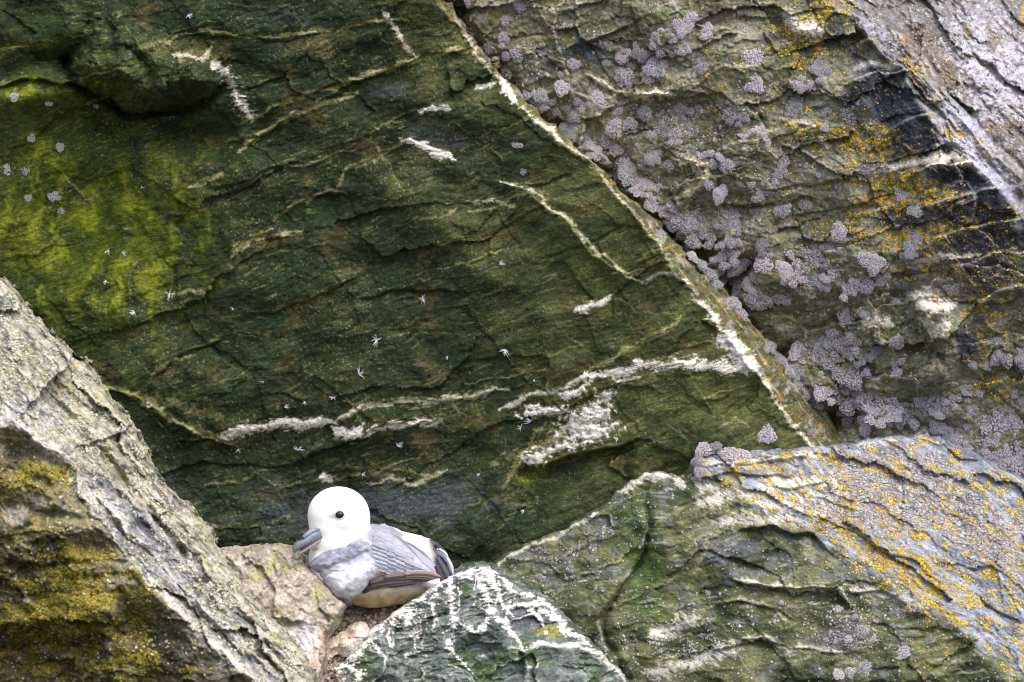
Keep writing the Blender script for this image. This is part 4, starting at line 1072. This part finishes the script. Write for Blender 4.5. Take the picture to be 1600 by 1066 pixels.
YC = [lin(204, 170, 54), lin(190, 152, 50), lin(216, 188, 80), lin(176, 158, 64)]
YD = [lin(140, 126, 48), lin(120, 110, 46), lin(158, 144, 62)]
GC = [lin(150, 144, 146), lin(168, 163, 164), lin(134, 128, 124), lin(176, 172, 174)]
BC = [lin(112, 102, 78), lin(130, 116, 76), lin(150, 140, 110)]
flakes('yellow_lichen', butt, ymask_b * sm(-.1, .5, fbm(butt.PX / 11, butt.PY / 8, 3, 961)) + .03 * sm(0, .5, fbm(butt.PX / 26, butt.PY / 16, 3, 966)) * sm(900, 1250, butt.PX), 15000, .95, YC, M_YEL, butt.root, 1)
flakes('yellow_lichen', outc, (ymask_o * sm(-.1, .5, fbm(outc.u / 16, outc.v / 6, 3, 962)) + .5 * sm(.05, .5, fbm(outc.u / 30, outc.v / 10, 3, 963)) * (1 - green)), 14000, .95, YC, M_YEL, outc.root, 2)
flakes('yellow_lichen', boul, ymask_l * (1 - band) + .004 * band, 10000, 1.35, YD, M_YEL, boul.root, 3)
gm = sm(.0, .6, fbm(butt.PX / 50, butt.PY / 40, 4, 950) + .4 * rt) * (1 - dark * .8)
flakes('grey_lichen', butt, gm, 12000, 1.3, GC, M_GREY, butt.root, 4)
flakes('brown_lichen', butt, (1 - rt) * sm(-.2, .5, fbm(butt.PX / 60, butt.PY / 40, 4, 951)) * (1 - dark), 8000, 1.4, BC, M_GREY, butt.root, 5)
flakes('grey_lichen', outc, crust * (1 - green) * sm(-.3, .4, fbm(outc.u / 30, outc.v / 12, 3, 964)) + .012 + .3 * outc.gauss(890, 862, 110, 38, 30) * sm(0, .4, fbm(outc.PX / 26, outc.PY / 18, 4, 971)) + .25 * outc.gauss(1060, 1005, 90, 40, 15) * sm(0, .4, fbm(outc.PX / 26, outc.PY / 14, 4, 972)) + .12 * outc.gauss(1330, 985, 60, 40), 12000, 1.2, GC, M_GREY, outc.root, 6)
flakes('grey_lichen', boul, band * sm(-.2, .4, fbm(boul.PX / 40, boul.PY / 30, 4, 952)) + .04 * (1 - band), 6000, 1.5, [lin(196, 192, 170), lin(176, 176, 176), lin(150, 150, 120)], M_GREY, boul.root, 7)

# ================================================================== down feathers stuck to the wall
M_DOWN, _a, _b, _c = base_mat('white_down', 0.8, 0.2)
_c.inputs['Base Color'].default_value = (.55, .57, .63, 1)
DOWN = [(169, 392, 8), (190, 394, 8), (294, 23, 8), (265, 460, 10), (210, 487, 8), (165, 438, 7), (229, 637, 9), (444, 636, 10), (477, 628, 5), (389, 659, 6), (520, 621, 6), (465, 704, 11), (364, 700, 4), (409, 597, 4), (780, 414, 10),
        (661, 468, 8), (588, 531, 10), (791, 547, 11), (560, 584, 11), (834, 593, 5), (829, 659, 11), (814, 668, 8), (620, 697, 10), (566, 740, 7), (750, 741, 6), (819, 797, 9), (965, 685, 7), (1041, 407, 8), (221, 294, 5), (364, 482, 4), (372, 702, 7), (700, 560, 4)]
for q, (px, py, r) in enumerate(DOWN):
    rr = np.random.default_rng(900 + q)
    y, n = wall.at(np.array([px]), np.array([py]))
    cx, cy, cz = W(px, py, float(y[0]) - .004)
    V, Fc = [], []
    nb = rr.integers(5, 16); dirn = rr.random() * 6.28; spread = rr.choice([6.28, 3.4, 2.4, 1.2, 1.2])
    for k in range(nb):
        a = dirn + rr.uniform(-.5, .5) * spread; L = r * rr.uniform(.3, 1.15) * 1e-3; w = rr.uniform(.0003, .0006)
        dx, dz = math.cos(a), math.sin(a); cur = rr.normal(0, .5)
        b0 = len(V)
        for t_, ww in ((0, .7), (.35, 1), (.7, .7), (1, .1)):
            ox = dx * L * t_ - dz * cur * L * t_ * t_; oz = dz * L * t_ + dx * cur * L * t_ * t_; oy = -.003 * math.sin(t_ * 2.2) * rr.uniform(.5, 1.3)
            for sg in (-1, 1):
                V.append((ox - dz * w * ww * sg, oy, oz + dx * w * ww * sg))
        for t_ in range(3):
            Fc.append((b0 + 2 * t_, b0 + 2 * t_ + 1, b0 + 2 * t_ + 3, b0 + 2 * t_ + 2))
    o = link_mesh('down_feather', np.array(V), np.array(Fc), M_DOWN)
    o.location = (cx, cy, cz)
    tag(o, where(DOWN_MARKS, px, py, ('tiny' if r < 7 else 'small') + ' white down wisp'), 'feather', 'white down wisps on the mossy wall')

# ================================================================== the sitting seabird
M_BIRD = attr_mat('plumage', 260, 0.06, 0.25, 520, 0.8, 0.15, dist=0.0006)
M_BILL = attr_mat('bill_horn', 260, 0.4, 0.3, 500, 0.42, 0.45, dist=0.0004)
M_FEATHER = attr_mat('flight_feather', 420, 0.16, 0.3, 700, 0.7, 0.2, dist=0.0004)
M_EYE, _a, _b, _c = base_mat('eye', 0.35, 0.4)
_c.inputs['Base Color'].default_value = (.02, .014, .014, 1)
bird = empty('fulmar', W(590, 945, .035))
tag(bird, 'white headed seabird with lilac grey wings sitting on the nest ledge, bill resting left', 'bird')
BO_ = np.array(bird.location)


def birdpart(name, verts, faces, mat, col, parent=None, smooth=True):
    o = link_mesh(name, np.asarray(verts) - BO_, faces, mat, None, col, smooth)
    o.parent = parent or bird
    return o


def to_px(V):
    k = (DIST + V[:, 1]) / DIST * 1e-3
    return V[:, 0] / k + 800, 533 - V[:, 2] / k


bm = bmesh.new()
for (cx, cy, yy, rx, rz, ry, rot) in [(529, 805, -8, 49, 45, 44, 0), (541, 810, -2, 38, 43, 40, 0), (521, 822, -8, 39, 36, 40, 0), (530, 845, -4, 46, 44, 43, 0), (543, 832, -2, 37, 44, 41, 0), (541, 848, 0, 40, 40, 42, 0), (512, 885, 2, 30, 50, 42, -8),
                                      (545, 880, 12, 58, 60, 50, 0), (600, 890, 28, 92, 54, 52, 12), (652, 896, 30, 42, 36, 42, 15), (590, 916, 26, 62, 34, 52, -5), (625, 918, 24, 50, 22, 44, -8)]:
    mtx = Matrix.Translation(Vector(W(cx, cy, yy * 1e-3))) @ Matrix.Rotation(math.radians(rot), 4, 'Y') @ Matrix.Diagonal((rx * 1e-3, ry * 1e-3, rz * 1e-3, 1))
    bmesh.ops.create_uvsphere(bm, u_segments=40, v_segments=24, radius=1, matrix=mtx)
tmp_me = bpy.data.meshes.new('t'); bm.to_mesh(tmp_me); bm.free()
tmp = bpy.data.objects.new('t', tmp_me); COL.objects.link(tmp)
rm = tmp.modifiers.new('r', 'REMESH'); rm.mode = 'VOXEL'; rm.voxel_size = 0.0022
sm_ = tmp.modifiers.new('s', 'SMOOTH'); sm_.factor = .6; sm_.iterations = 26
dg = bpy.context.evaluated_depsgraph_get()
ev = tmp.evaluated_get(dg).to_mesh()
V = np.empty(len(ev.vertices) * 3, F); ev.vertices.foreach_get('co', V); V = V.reshape(-1, 3)
T4 = np.array([p.vertices[:] for p in ev.polygons if len(p.vertices) == 4], np.int32)
tmp.evaluated_get(dg).to_mesh_clear()
bpy.data.objects.remove(tmp)
bx_, by_ = to_px(V)
c = np.repeat(lin(247, 248, 250)[None], len(V), 0)
g = sm(-4, 16, (bx_ - 580) * .55 + (by_ - 832))                         # grey mantle behind the head
g = g * sm(565, 590, bx_)
c = mix(c, lin(154, 156, 170), g)
tan = sm(905, 935, by_) * sm(515, 545, bx_)
nz = fbm(bx_ / 14, by_ / 10, 3, 21)
c = mix(c, mix(lin(176, 158, 126), lin(150, 134, 98), sm(-.3, .4, nz)), tan)
c = mix(c, lin(110, 110, 112), .55 * sm(.9, .2, np.hypot((bx_ - 492) / 10, (by_ - 858) / 5)))   # dark grey spot under the chin
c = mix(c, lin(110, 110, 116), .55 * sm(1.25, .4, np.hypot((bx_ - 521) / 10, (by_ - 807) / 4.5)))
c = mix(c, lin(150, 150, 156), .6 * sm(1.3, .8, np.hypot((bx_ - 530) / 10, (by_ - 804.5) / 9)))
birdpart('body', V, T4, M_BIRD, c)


class Patch(Rock):
    pass


def quilt(name, poly, y0f, colf, relief, step=1.1, thick=.05, rim=22, rise=.02, jit=1.2, seed=31, mat=None, parent=None):
    P = np.array(poly)
    r = Rock(P[:, 0].min() - 26, P[:, 0].max() + 26, P[:, 1].min() - 26, P[:, 1].max() + 26, poly=poly, jit=jit, seed=seed, step=step, thick=thick)
    d = np.clip(-r.sdf, 0, rim) / rim
    r.y0 = (y0f(r.PX, r.PY) + rise * (1 - np.sqrt(1 - (1 - d) ** 2))).astype(F)
    r.h = relief(r).astype(F)
    me0 = r.finish(name, mat or M_BIRD, colf(r))
    for v in (): pass
    me0.data.transform(Matrix.Translation(-bird.location))
    me0.parent = parent or bird
    return me0, r


def scallop(x, y, ang, L, wd, off=0.0):
    """rows of overlapping feather tips, rising towards the tip then dropping"""
    a = math.radians(ang); u = math.cos(a) * x + math.sin(a) * y; v = -math.sin(a) * x + math.cos(a) * y
    row = np.floor(u / L * 1.0)
    vv = v / wd + .5 * np.mod(np.floor(u / L), 2)
    col = np.floor(vv); fv = vv - col - .5
    uu = u / L + 0.9 * fv * fv * 1.2 + off
    f = uu - np.floor(uu)
    return f, fv


WING = [(483, 884), (488, 874), (497, 865), (510, 854), (524, 845), (538, 838), (554, 832), (580, 827.5), (597, 828), (610, 832), (625, 842), (638, 853), (651, 866), (663, 880), (676, 890), (688, 899), (676, 901), (660, 899), (640, 902), (618, 905), (602, 906),
        (590, 908), (580, 912), (573, 920), (562, 930), (548, 938), (533, 941), (522, 936), (514, 926), (505, 912), (495, 898)]


def wing_rel(r):
    x, y = r.PX, r.PY
    wx = x + 5 * fbm(x / 22, y / 22, 3, 1); wy = y + 5 * fbm(x / 22, y / 22, 3, 2)
    f, fv = scallop(wx, wy, 32, 15, 12)
    h = .7 * f ** 1.5 * sm(0, 8, -r.sdf) * sm(545, 580, x)
    puff = np.exp(-((x - 545) / 34) ** 2 - ((y - 908) / 27) ** 2)
    h = h + 14 * puff + 2 * puff * fbm(x / 20, y / 16, 2, 4)
    lob = np.exp(-((x - 560) / 22) ** 2 - ((y - 893) / 17) ** 2) + .8 * np.exp(-((x - 535) / 18) ** 2 - ((y - 922) / 14) ** 2)
    h = h + 4 * lob
    cov = sm(6, -10, poly_sdf(wx, wy, [(484, 884), (510, 854), (540, 838), (566, 846), (568, 862), (556, 872), (530, 880), (505, 892), (494, 896)]))
    h = h + 5 * cov * (0.8 + .3 * fbm(x / 22, y / 16, 2, 6))
    h = h - 4 * np.exp(-((line_dist(wx, wy, [(496, 893), (525, 882), (552, 874), (570, 864)])[0]) / 3.5) ** 2)
    h = h - 2.5 * np.exp(-((line_dist(wx, wy, [(500, 905), (522, 893), (545, 890)])[0]) / 3) ** 2)
    h = h - 2.5 * np.exp(-((line_dist(wx, wy, [(516, 918), (535, 930), (560, 922)])[0]) / 3) ** 2)
    h = h + .5 * fbm((x * .85 + y * .53) / 24, (y * .85 - x * .53) / 5, 3, 8)
    return h


def wing_col(r):
    x, y = r.PX, r.PY
    wx = x + 6 * fbm(x / 22, y / 22, 3, 1); wy = y + 6 * fbm(x / 22, y / 22, 3, 2)
    n = fbm(x / 10, y / 7, 4, 12); n2 = fbm((x * .85 + y * .5) / 34, (y * .85 - x * .5) / 7, 3, 13)
    c = mix(lin(146, 148, 162), lin(176, 178, 192), sm(-.5, .5, n2 + .3 * n))
    cov = sm(5, -8, poly_sdf(wx, wy, [(484, 884), (510, 854), (540, 838), (566, 846), (568, 862), (556, 872), (530, 880), (505, 892), (494, 896)]))
    c = mix(c, mix(lin(124, 126, 144), lin(152, 154, 170), sm(-.4, .5, n + n2)), cov)
    top = sm(846, 834, y - .25 * np.clip(x - 600, 0, 99)) * sm(560, 580, x)
    c = mix(c, lin(140, 140, 158), top * .6)
    puff = np.clip(1.25 * np.exp(-((x - 545) / 36) ** 2 - ((y - 910) / 27) ** 2) + .6 * np.exp(-((x - 580) / 20) ** 2 - ((y - 880) / 12) ** 2), 0, 1)
    c = mix(c, mix(lin(186, 187, 201), lin(212, 213, 225), sm(-.4, .4, n)), sm(.3, .8, puff + .15 * n))
    f, fv = scallop(wx, wy, 32, 15, 12)
    c = mix(c, lin(214, 214, 226), .14 * sm(.8, .97, f) * sm(545, 580, x) * (1 - cov))
    c = mix(c, lin(120, 112, 116), .8 * sm(3.5, 1, line_dist(x, y, [(604, 829), (622, 839), (638, 853), (651, 866), (664, 881), (680, 893)])[0]) * sm(606, 625, x))
    c = mix(c, lin(166, 148, 142), .85 * sm(1.1, .6, np.hypot((x - 594) / 11, (y - 896) / 8) + .2 * n))
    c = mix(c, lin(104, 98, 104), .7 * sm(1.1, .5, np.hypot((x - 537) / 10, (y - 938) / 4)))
    return c * (1 + .08 * n)[..., None]


wing, wr = quilt('wing', WING, lambda x, y: -.050 + .00012 * (x - 490), wing_col, wing_rel, rim=34, rise=.020, thick=.045)
RUMP = [(604, 830), (622, 836), (640, 841), (655, 845), (669, 850), (679, 857), (685, 867), (687.5, 880), (688.5, 899), (676, 894), (660, 880), (640, 858), (620, 842)]
quilt('far_wing', RUMP, lambda x, y: -.010 + .0001 * (x - 600),
      lambda r: mix(mix(lin(196, 192, 190), lin(214, 208, 200), sm(-.3, .4, fbm(r.PX / 20, r.PY / 20, 3, 5))), lin(66, 62, 64), .9 * sm(-5.5, -2.5, r.sdf) * sm(668, 680, r.PX)),
      lambda r: .8 * fbm(r.PX / 14, r.PY / 10, 3, 9), rim=40, rise=.03, thick=.05, seed=32)
quilt('undertail_feather', [(646, 908), (668, 905), (687, 904), (688, 913), (686, 919), (672, 921), (660, 919), (652, 914)], lambda x, y: -.012 + 0 * x,
      lambda r: mix(np.broadcast_to(lin(226, 224, 228), r.PX.shape + (3,)), lin(170, 168, 178), .8 * sm(908, 914, r.PY + .15 * (r.PX - 660)) * sm(672, 655, r.PX)), lambda r: 0 * r.PX, rim=7, rise=.008, thick=.03, seed=33)


def blade(name, path, wid, ys, camber, col, edge, parent=None, tipw=.25, shaft=1.12):
    """a flight feather: a cambered vane with a raised shaft; path in ledge millimetres"""
    P = np.array(path, F); n = 14; T = np.linspace(0, 1, n)
    L = np.concatenate([[0], np.cumsum(np.hypot(*(P[1:] - P[:-1]).T))]); L /= L[-1]
    cx, cy = np.interp(T, L, P[:, 0]), np.interp(T, L, P[:, 1])
    tx, ty = np.gradient(cx), np.gradient(cy); ln = np.hypot(tx, ty); nx, ny = -ty / ln, tx / ln
    w = wid * (0.7 + .3 * np.sin(np.minimum(T * 2.2, 1.57))) * (1 - (1 - tipw) * sm(.72, 1.0, T) ** 1.6)
    y = np.interp(T, np.linspace(0, 1, len(ys)), ys)
    V, C = [], []
    for layer in (0, 1):
        for k in range(n):
            for q in (-1, -.6, -.12, 0, .12, .6, 1):
                cam_ = camber * q * q + (-.0006 if q == 0 else 0)
                V.append(W(cx[k] + nx[k] * q * w[k], cy[k] + ny[k] * q * w[k], y[k] + cam_ + layer * .0015))
                C.append(edge if abs(q) == 1 else (col * shaft if q == 0 else col))
    Fc = []
    m = 7
    for k in range(n - 1):
        for q in range(m - 1):
            a = k * m + q; Fc.append((a, a + 1, a + m + 1, a + m)); b = a + n * m; Fc.append((b, b + m, b + m + 1, b + 1))
        for q in (0, m - 1):
            a = k * m + q; b = a + n * m; Fc.append((a, a + m, b + m, b))
    for k in (0, n - 1):
        for q in range(m - 1):
            a = k * m + q; b = a + n * m; Fc.append((a, b, b + 1, a + 1))
    return birdpart(name, np.array(V), np.array(Fc), M_FEATHER, np.array(C), parent)


cr = np.random.default_rng(5)
for row in range(6):
    for q in range(9):
        t_ = (q + .5 * (row % 2)) / 9
        ux, uy = 590 + row * 14 + t_ * 6, 836 + row * 6 + t_ * 56 - row * 3
        L_ = 22 * cr.uniform(.9, 1.15); a_ = math.radians(30 - 14 * t_ + cr.normal(0, 3))
        p0, p1 = (ux - L_ * .5 * math.cos(a_), uy - L_ * .5 * math.sin(a_)), (ux + L_ * .5 * math.cos(a_), uy + L_ * .5 * math.sin(a_))
        dd = poly_sdf(np.array([p0[0], p1[0], ux]), np.array([p0[1], p1[1], uy]), WING)
        if dd.max() > -7: continue
        ya, _n1 = wr.at(np.array([p0[0], ux, p1[0]]), np.array([p0[1], uy, p1[1]]))
        col_ = lin(*(np.array([152, 154, 168]) * cr.uniform(.94, 1.1)))
        blade('covert_feather', [p0, (ux, uy), p1], 6.5 * cr.uniform(.9, 1.15), [ya[0] - .0004, ya[1] - .0016, ya[2] - .0022], .0016, col_, col_ * 1.08, None, .35, 1.02)
DK, DE = lin(86, 78, 80), lin(116, 104, 102)
blade('primary_feather', [(566, 924), (600, 915), (640, 908), (672, 903)], 6, [-.026, -.026, -.024, -.020], .004, lin(64, 58, 60), lin(80, 72, 72))
blade('primary_feather', [(572, 920), (605, 911), (645, 905), (684, 902)], 7, [-.030, -.031, -.029, -.024], .004, lin(80, 70, 72), lin(104, 92, 92))
blade('primary_feather', [(578, 912), (605, 905), (635, 902), (662, 900)], 8, [-.034, -.035, -.033, -.028], .004, DK, DE)
blade('primary_feather', [(600, 903), (625, 900), (650, 898), (689, 902)], 6.5, [-.036, -.037, -.034, -.027], .004, lin(104, 92, 94), DE)
blade('primary_feather', [(632, 899), (650, 896), (670, 897), (689, 902)], 5.5, [-.039, -.038, -.035, -.028], .004, lin(126, 108, 106), lin(176, 160, 152))
TD, TE = lin(74, 74, 82), lin(150, 150, 160)
for k, (pth, w_, cc) in enumerate([([(680, 850), (692, 864), (699, 880), (700, 912)], 7, lin(64, 62, 70)), ([(682, 858), (694, 868), (702, 882), (707, 896)], 5, lin(150, 150, 164)), ([(684, 862), (697, 871), (704, 884), (708, 900)], 4, lin(178, 178, 190)),
                                   ([(683, 872), (691, 886), (697, 898), (700, 911)], 6, lin(84, 82, 90)), ([(682, 884), (686, 898), (690, 908), (694, 918)], 6, lin(70, 66, 72)), ([(686, 858), (694, 864), (700, 872)], 3, lin(196, 196, 206))]):
    blade('tail_feather', pth, w_, [.004 - .001 * k, .006 - .001 * k, .010 - .001 * k], .003, cc, cc * .8)


def loft(name, secs, mat, colf, parent=None, seg=14):
    """secs: (px, py, y mm, half-height, half-width); ellipse sections along the run"""
    Pp = np.array([s_[:3] for s_ in secs], float)
    C3 = np.array([W(a, b, d * 1e-3) for a, b, d in Pp])
    tg = np.gradient(C3, axis=0); V, C = [], []
    for i, s_ in enumerate(secs):
        t_ = tg[i] / np.linalg.norm(tg[i]); dep = np.array([0, 1.0, 0]); dep = dep - t_ * dep.dot(t_); dep /= np.linalg.norm(dep); up = np.cross(dep, t_)
        for q in range(seg):
            a = 2 * math.pi * q / seg
            V.append(C3[i] + up * math.sin(a) * s_[3] * 1e-3 + dep * math.cos(a) * s_[4] * 1e-3)
            C.append(colf(i / (len(secs) - 1), math.sin(a)))
    Fc = [(i * seg + q, i * seg + (q + 1) % seg, (i + 1) * seg + (q + 1) % seg, (i + 1) * seg + q) for i in range(len(secs) - 1) for q in range(seg)]
    n = len(V)
    V += [C3[0], C3[-1]]; C += [C[0], C[-1]]
    e = len(secs) - 1
    Fc += [(n, (q + 1) % seg, q, q) for q in range(seg)] if False else []
    o = birdpart(name, np.array(V), np.array(Fc), mat, np.array(C), parent)
    return o


bl_g, bl_l, bl_y, bl_d = lin(100, 106, 122), lin(126, 132, 148), lin(116, 122, 112), lin(62, 66, 76)
ub = loft('upper_bill', [(502, 834, -30, 5, 6), (496, 835, -36, 9.5, 9), (489, 838, -42, 10, 9.5), (482, 843, -46, 9, 9), (475, 848, -49, 7.5, 8), (470, 851, -51, 7, 7), (465, 853.5, -52, 7.5, 6.5), (461.5, 857.5, -53, 5.5, 5), (460, 862, -53, 3, 3), (460.5, 865, -53, .6, .6)], M_BILL,
          lambda t_, s_: (bl_l * .4 + bl_g * .6) if t_ < .5 and s_ < .75 else (bl_d if t_ < .5 else (bl_g * .6 + bl_y * .4 if t_ < .7 else bl_y * .85)))
loft('nostril_tube', [(498, 827, -40, 2, 3), (493, 828, -44, 3.6, 4.4), (486, 831, -48, 4.2, 5), (479, 836, -51, 4.2, 5), (475, 840, -52, 3.8, 4.4), (473.6, 841.5, -52.5, 1.8, 2)], M_BILL, lambda t_, s_: bl_l if t_ < .85 else bl_d, ub)
loft('lower_bill', [(503, 841, -30, 2, 5), (496, 845.8, -36, 3.6, 7), (489, 850.6, -42, 3.6, 7), (482, 855.4, -46, 3.4, 6.6), (475, 860, -49, 3, 6), (470, 863.4, -50, 2.4, 5), (467, 865.6, -50.5, 1, 2)], M_BILL,
     lambda t_, s_: lin(176, 142, 154) if s_ > .5 else lin(172, 166, 176))
loft('gape_line', [(503, 839.5, -37, .8, 3), (496, 844, -43.5, 1.0, 3), (489, 848.8, -48.4, 1.1, 3), (482, 853.2, -51.6, 1.1, 3), (475, 857.6, -53.8, 1.0, 3), (470, 860.6, -54.6, .6, 2)], M_BILL, lambda t_, s_: lin(110, 66, 78))
bm = bmesh.new()
bmesh.ops.create_uvsphere(bm, u_segments=24, v_segments=16, radius=1, matrix=Matrix.Translation(Vector(W(530.5, 804.5, -.0485)) - bird.location) @ Matrix.Rotation(math.radians(-10), 4, 'Y') @ Matrix.Diagonal((.0074, .0064, .0062, 1)))
em = bpy.data.meshes.new('eye'); bm.to_mesh(em); bm.free(); em.materials.append(M_EYE)
for p in em.polygons: p.use_smooth = True
eye = bpy.data.objects.new('eye', em); COL.objects.link(eye); eye.parent = bird

# ================================================================== broken pale stone, pebbles
st = Rock(490, 600, 960, 1050, poly=[(533, 1014), (528, 1004), (534, 998), (548, 992), (552, 984), (560, 979), (567, 981), (567, 990), (574, 994), (572, 998), (562, 1004), (556, 1010), (548, 1018), (538, 1018)], seed=41, jit=1.2, step=.9, thick=.02)
PX, PY = st.PX, st.PY
st.y0 = (-.040 - .0006 * (PY - 995)).astype(F)
st.h = (1.2 * fbm(PX / 9, PY / 9, 3, 3) - 3 * sm(2.5, 0, np.abs(line_dist(PX, PY, [(538, 1000), (550, 997), (566, 997)])[0])) - 1 * sm(-.2, .4, fbm(PX / 5, PY / 5, 2, 9)) + 4 * sm(0, -9, st.sdf) + 4 * sm(0, -3, poly_sdf(PX, PY, [(540, 996), (552, 984), (562, 978), (568, 982), (564, 996), (552, 1000)]))).astype(F)
c = mix(lin(222, 212, 200), lin(196, 182, 168), sm(-.3, .5, fbm(PX / 7, PY / 6, 3, 4)))
c = mix(c, lin(214, 160, 146), .8 * sm(3, -2, poly_sdf(PX, PY, [(542, 996), (552, 986), (557, 985), (552, 996), (546, 1000)])))
so = st.finish('broken_stone', M_ROCK, c)
tag(so, 'small pale pinkish broken stone lying on the soil below the bird', 'stone')
st2 = Rock(485, 560, 980, 1060, poly=[(507, 1021), (512, 1011), (522, 1004), (530, 1006), (528, 1012), (518, 1016), (510, 1024)], seed=43, jit=1, step=.9, thick=.015)
st2.y0 = (-.044 - .0006 * (st2.PY - 1010)).astype(F)
st2.h = (2 * fbm(st2.PX / 8, st2.PY / 8, 3, 5) + 3 * sm(0, -5, st2.sdf)).astype(F)
so2 = st2.finish('stone_flake', M_ROCK, mix(lin(216, 204, 186), lin(190, 178, 164), sm(-.3, .3, fbm(st2.PX / 6, st2.PY / 6, 3, 6))))
tag(so2, 'thin cream stone flake beside the broken stone, against the ledge rock', 'stone')
flakes('gravel', soil, np.ones_like(soil.h), 2600, 2.2, [lin(120, 108, 100), lin(150, 136, 128), lin(90, 80, 74), lin(176, 160, 150)], M_SOIL, SOIL_O, 8, .7)

# ---- things that would share a description are told apart by their height on the rock
by = {}
for o in S.objects:
    if o.get('label') and o.parent is None: by.setdefault(o['label'], []).append(o)
ORD = {2: ['upper', 'lower'], 3: ['uppermost', 'middle', 'lowest']}
for lb, os_ in by.items():
    if len(os_) < 2: continue
    os_.sort(key=lambda o: -o.location.z)
    n = len(os_)
    names = ORD.get(n) or ['uppermost'] + [['second', 'third', 'fourth', 'fifth', 'sixth', 'seventh', 'eighth'][min(k, 6)] + ' highest' for k in range(n - 2)] + ['lowest']
    for o, w in zip(os_, names): o['label'] = w + ' ' + lb
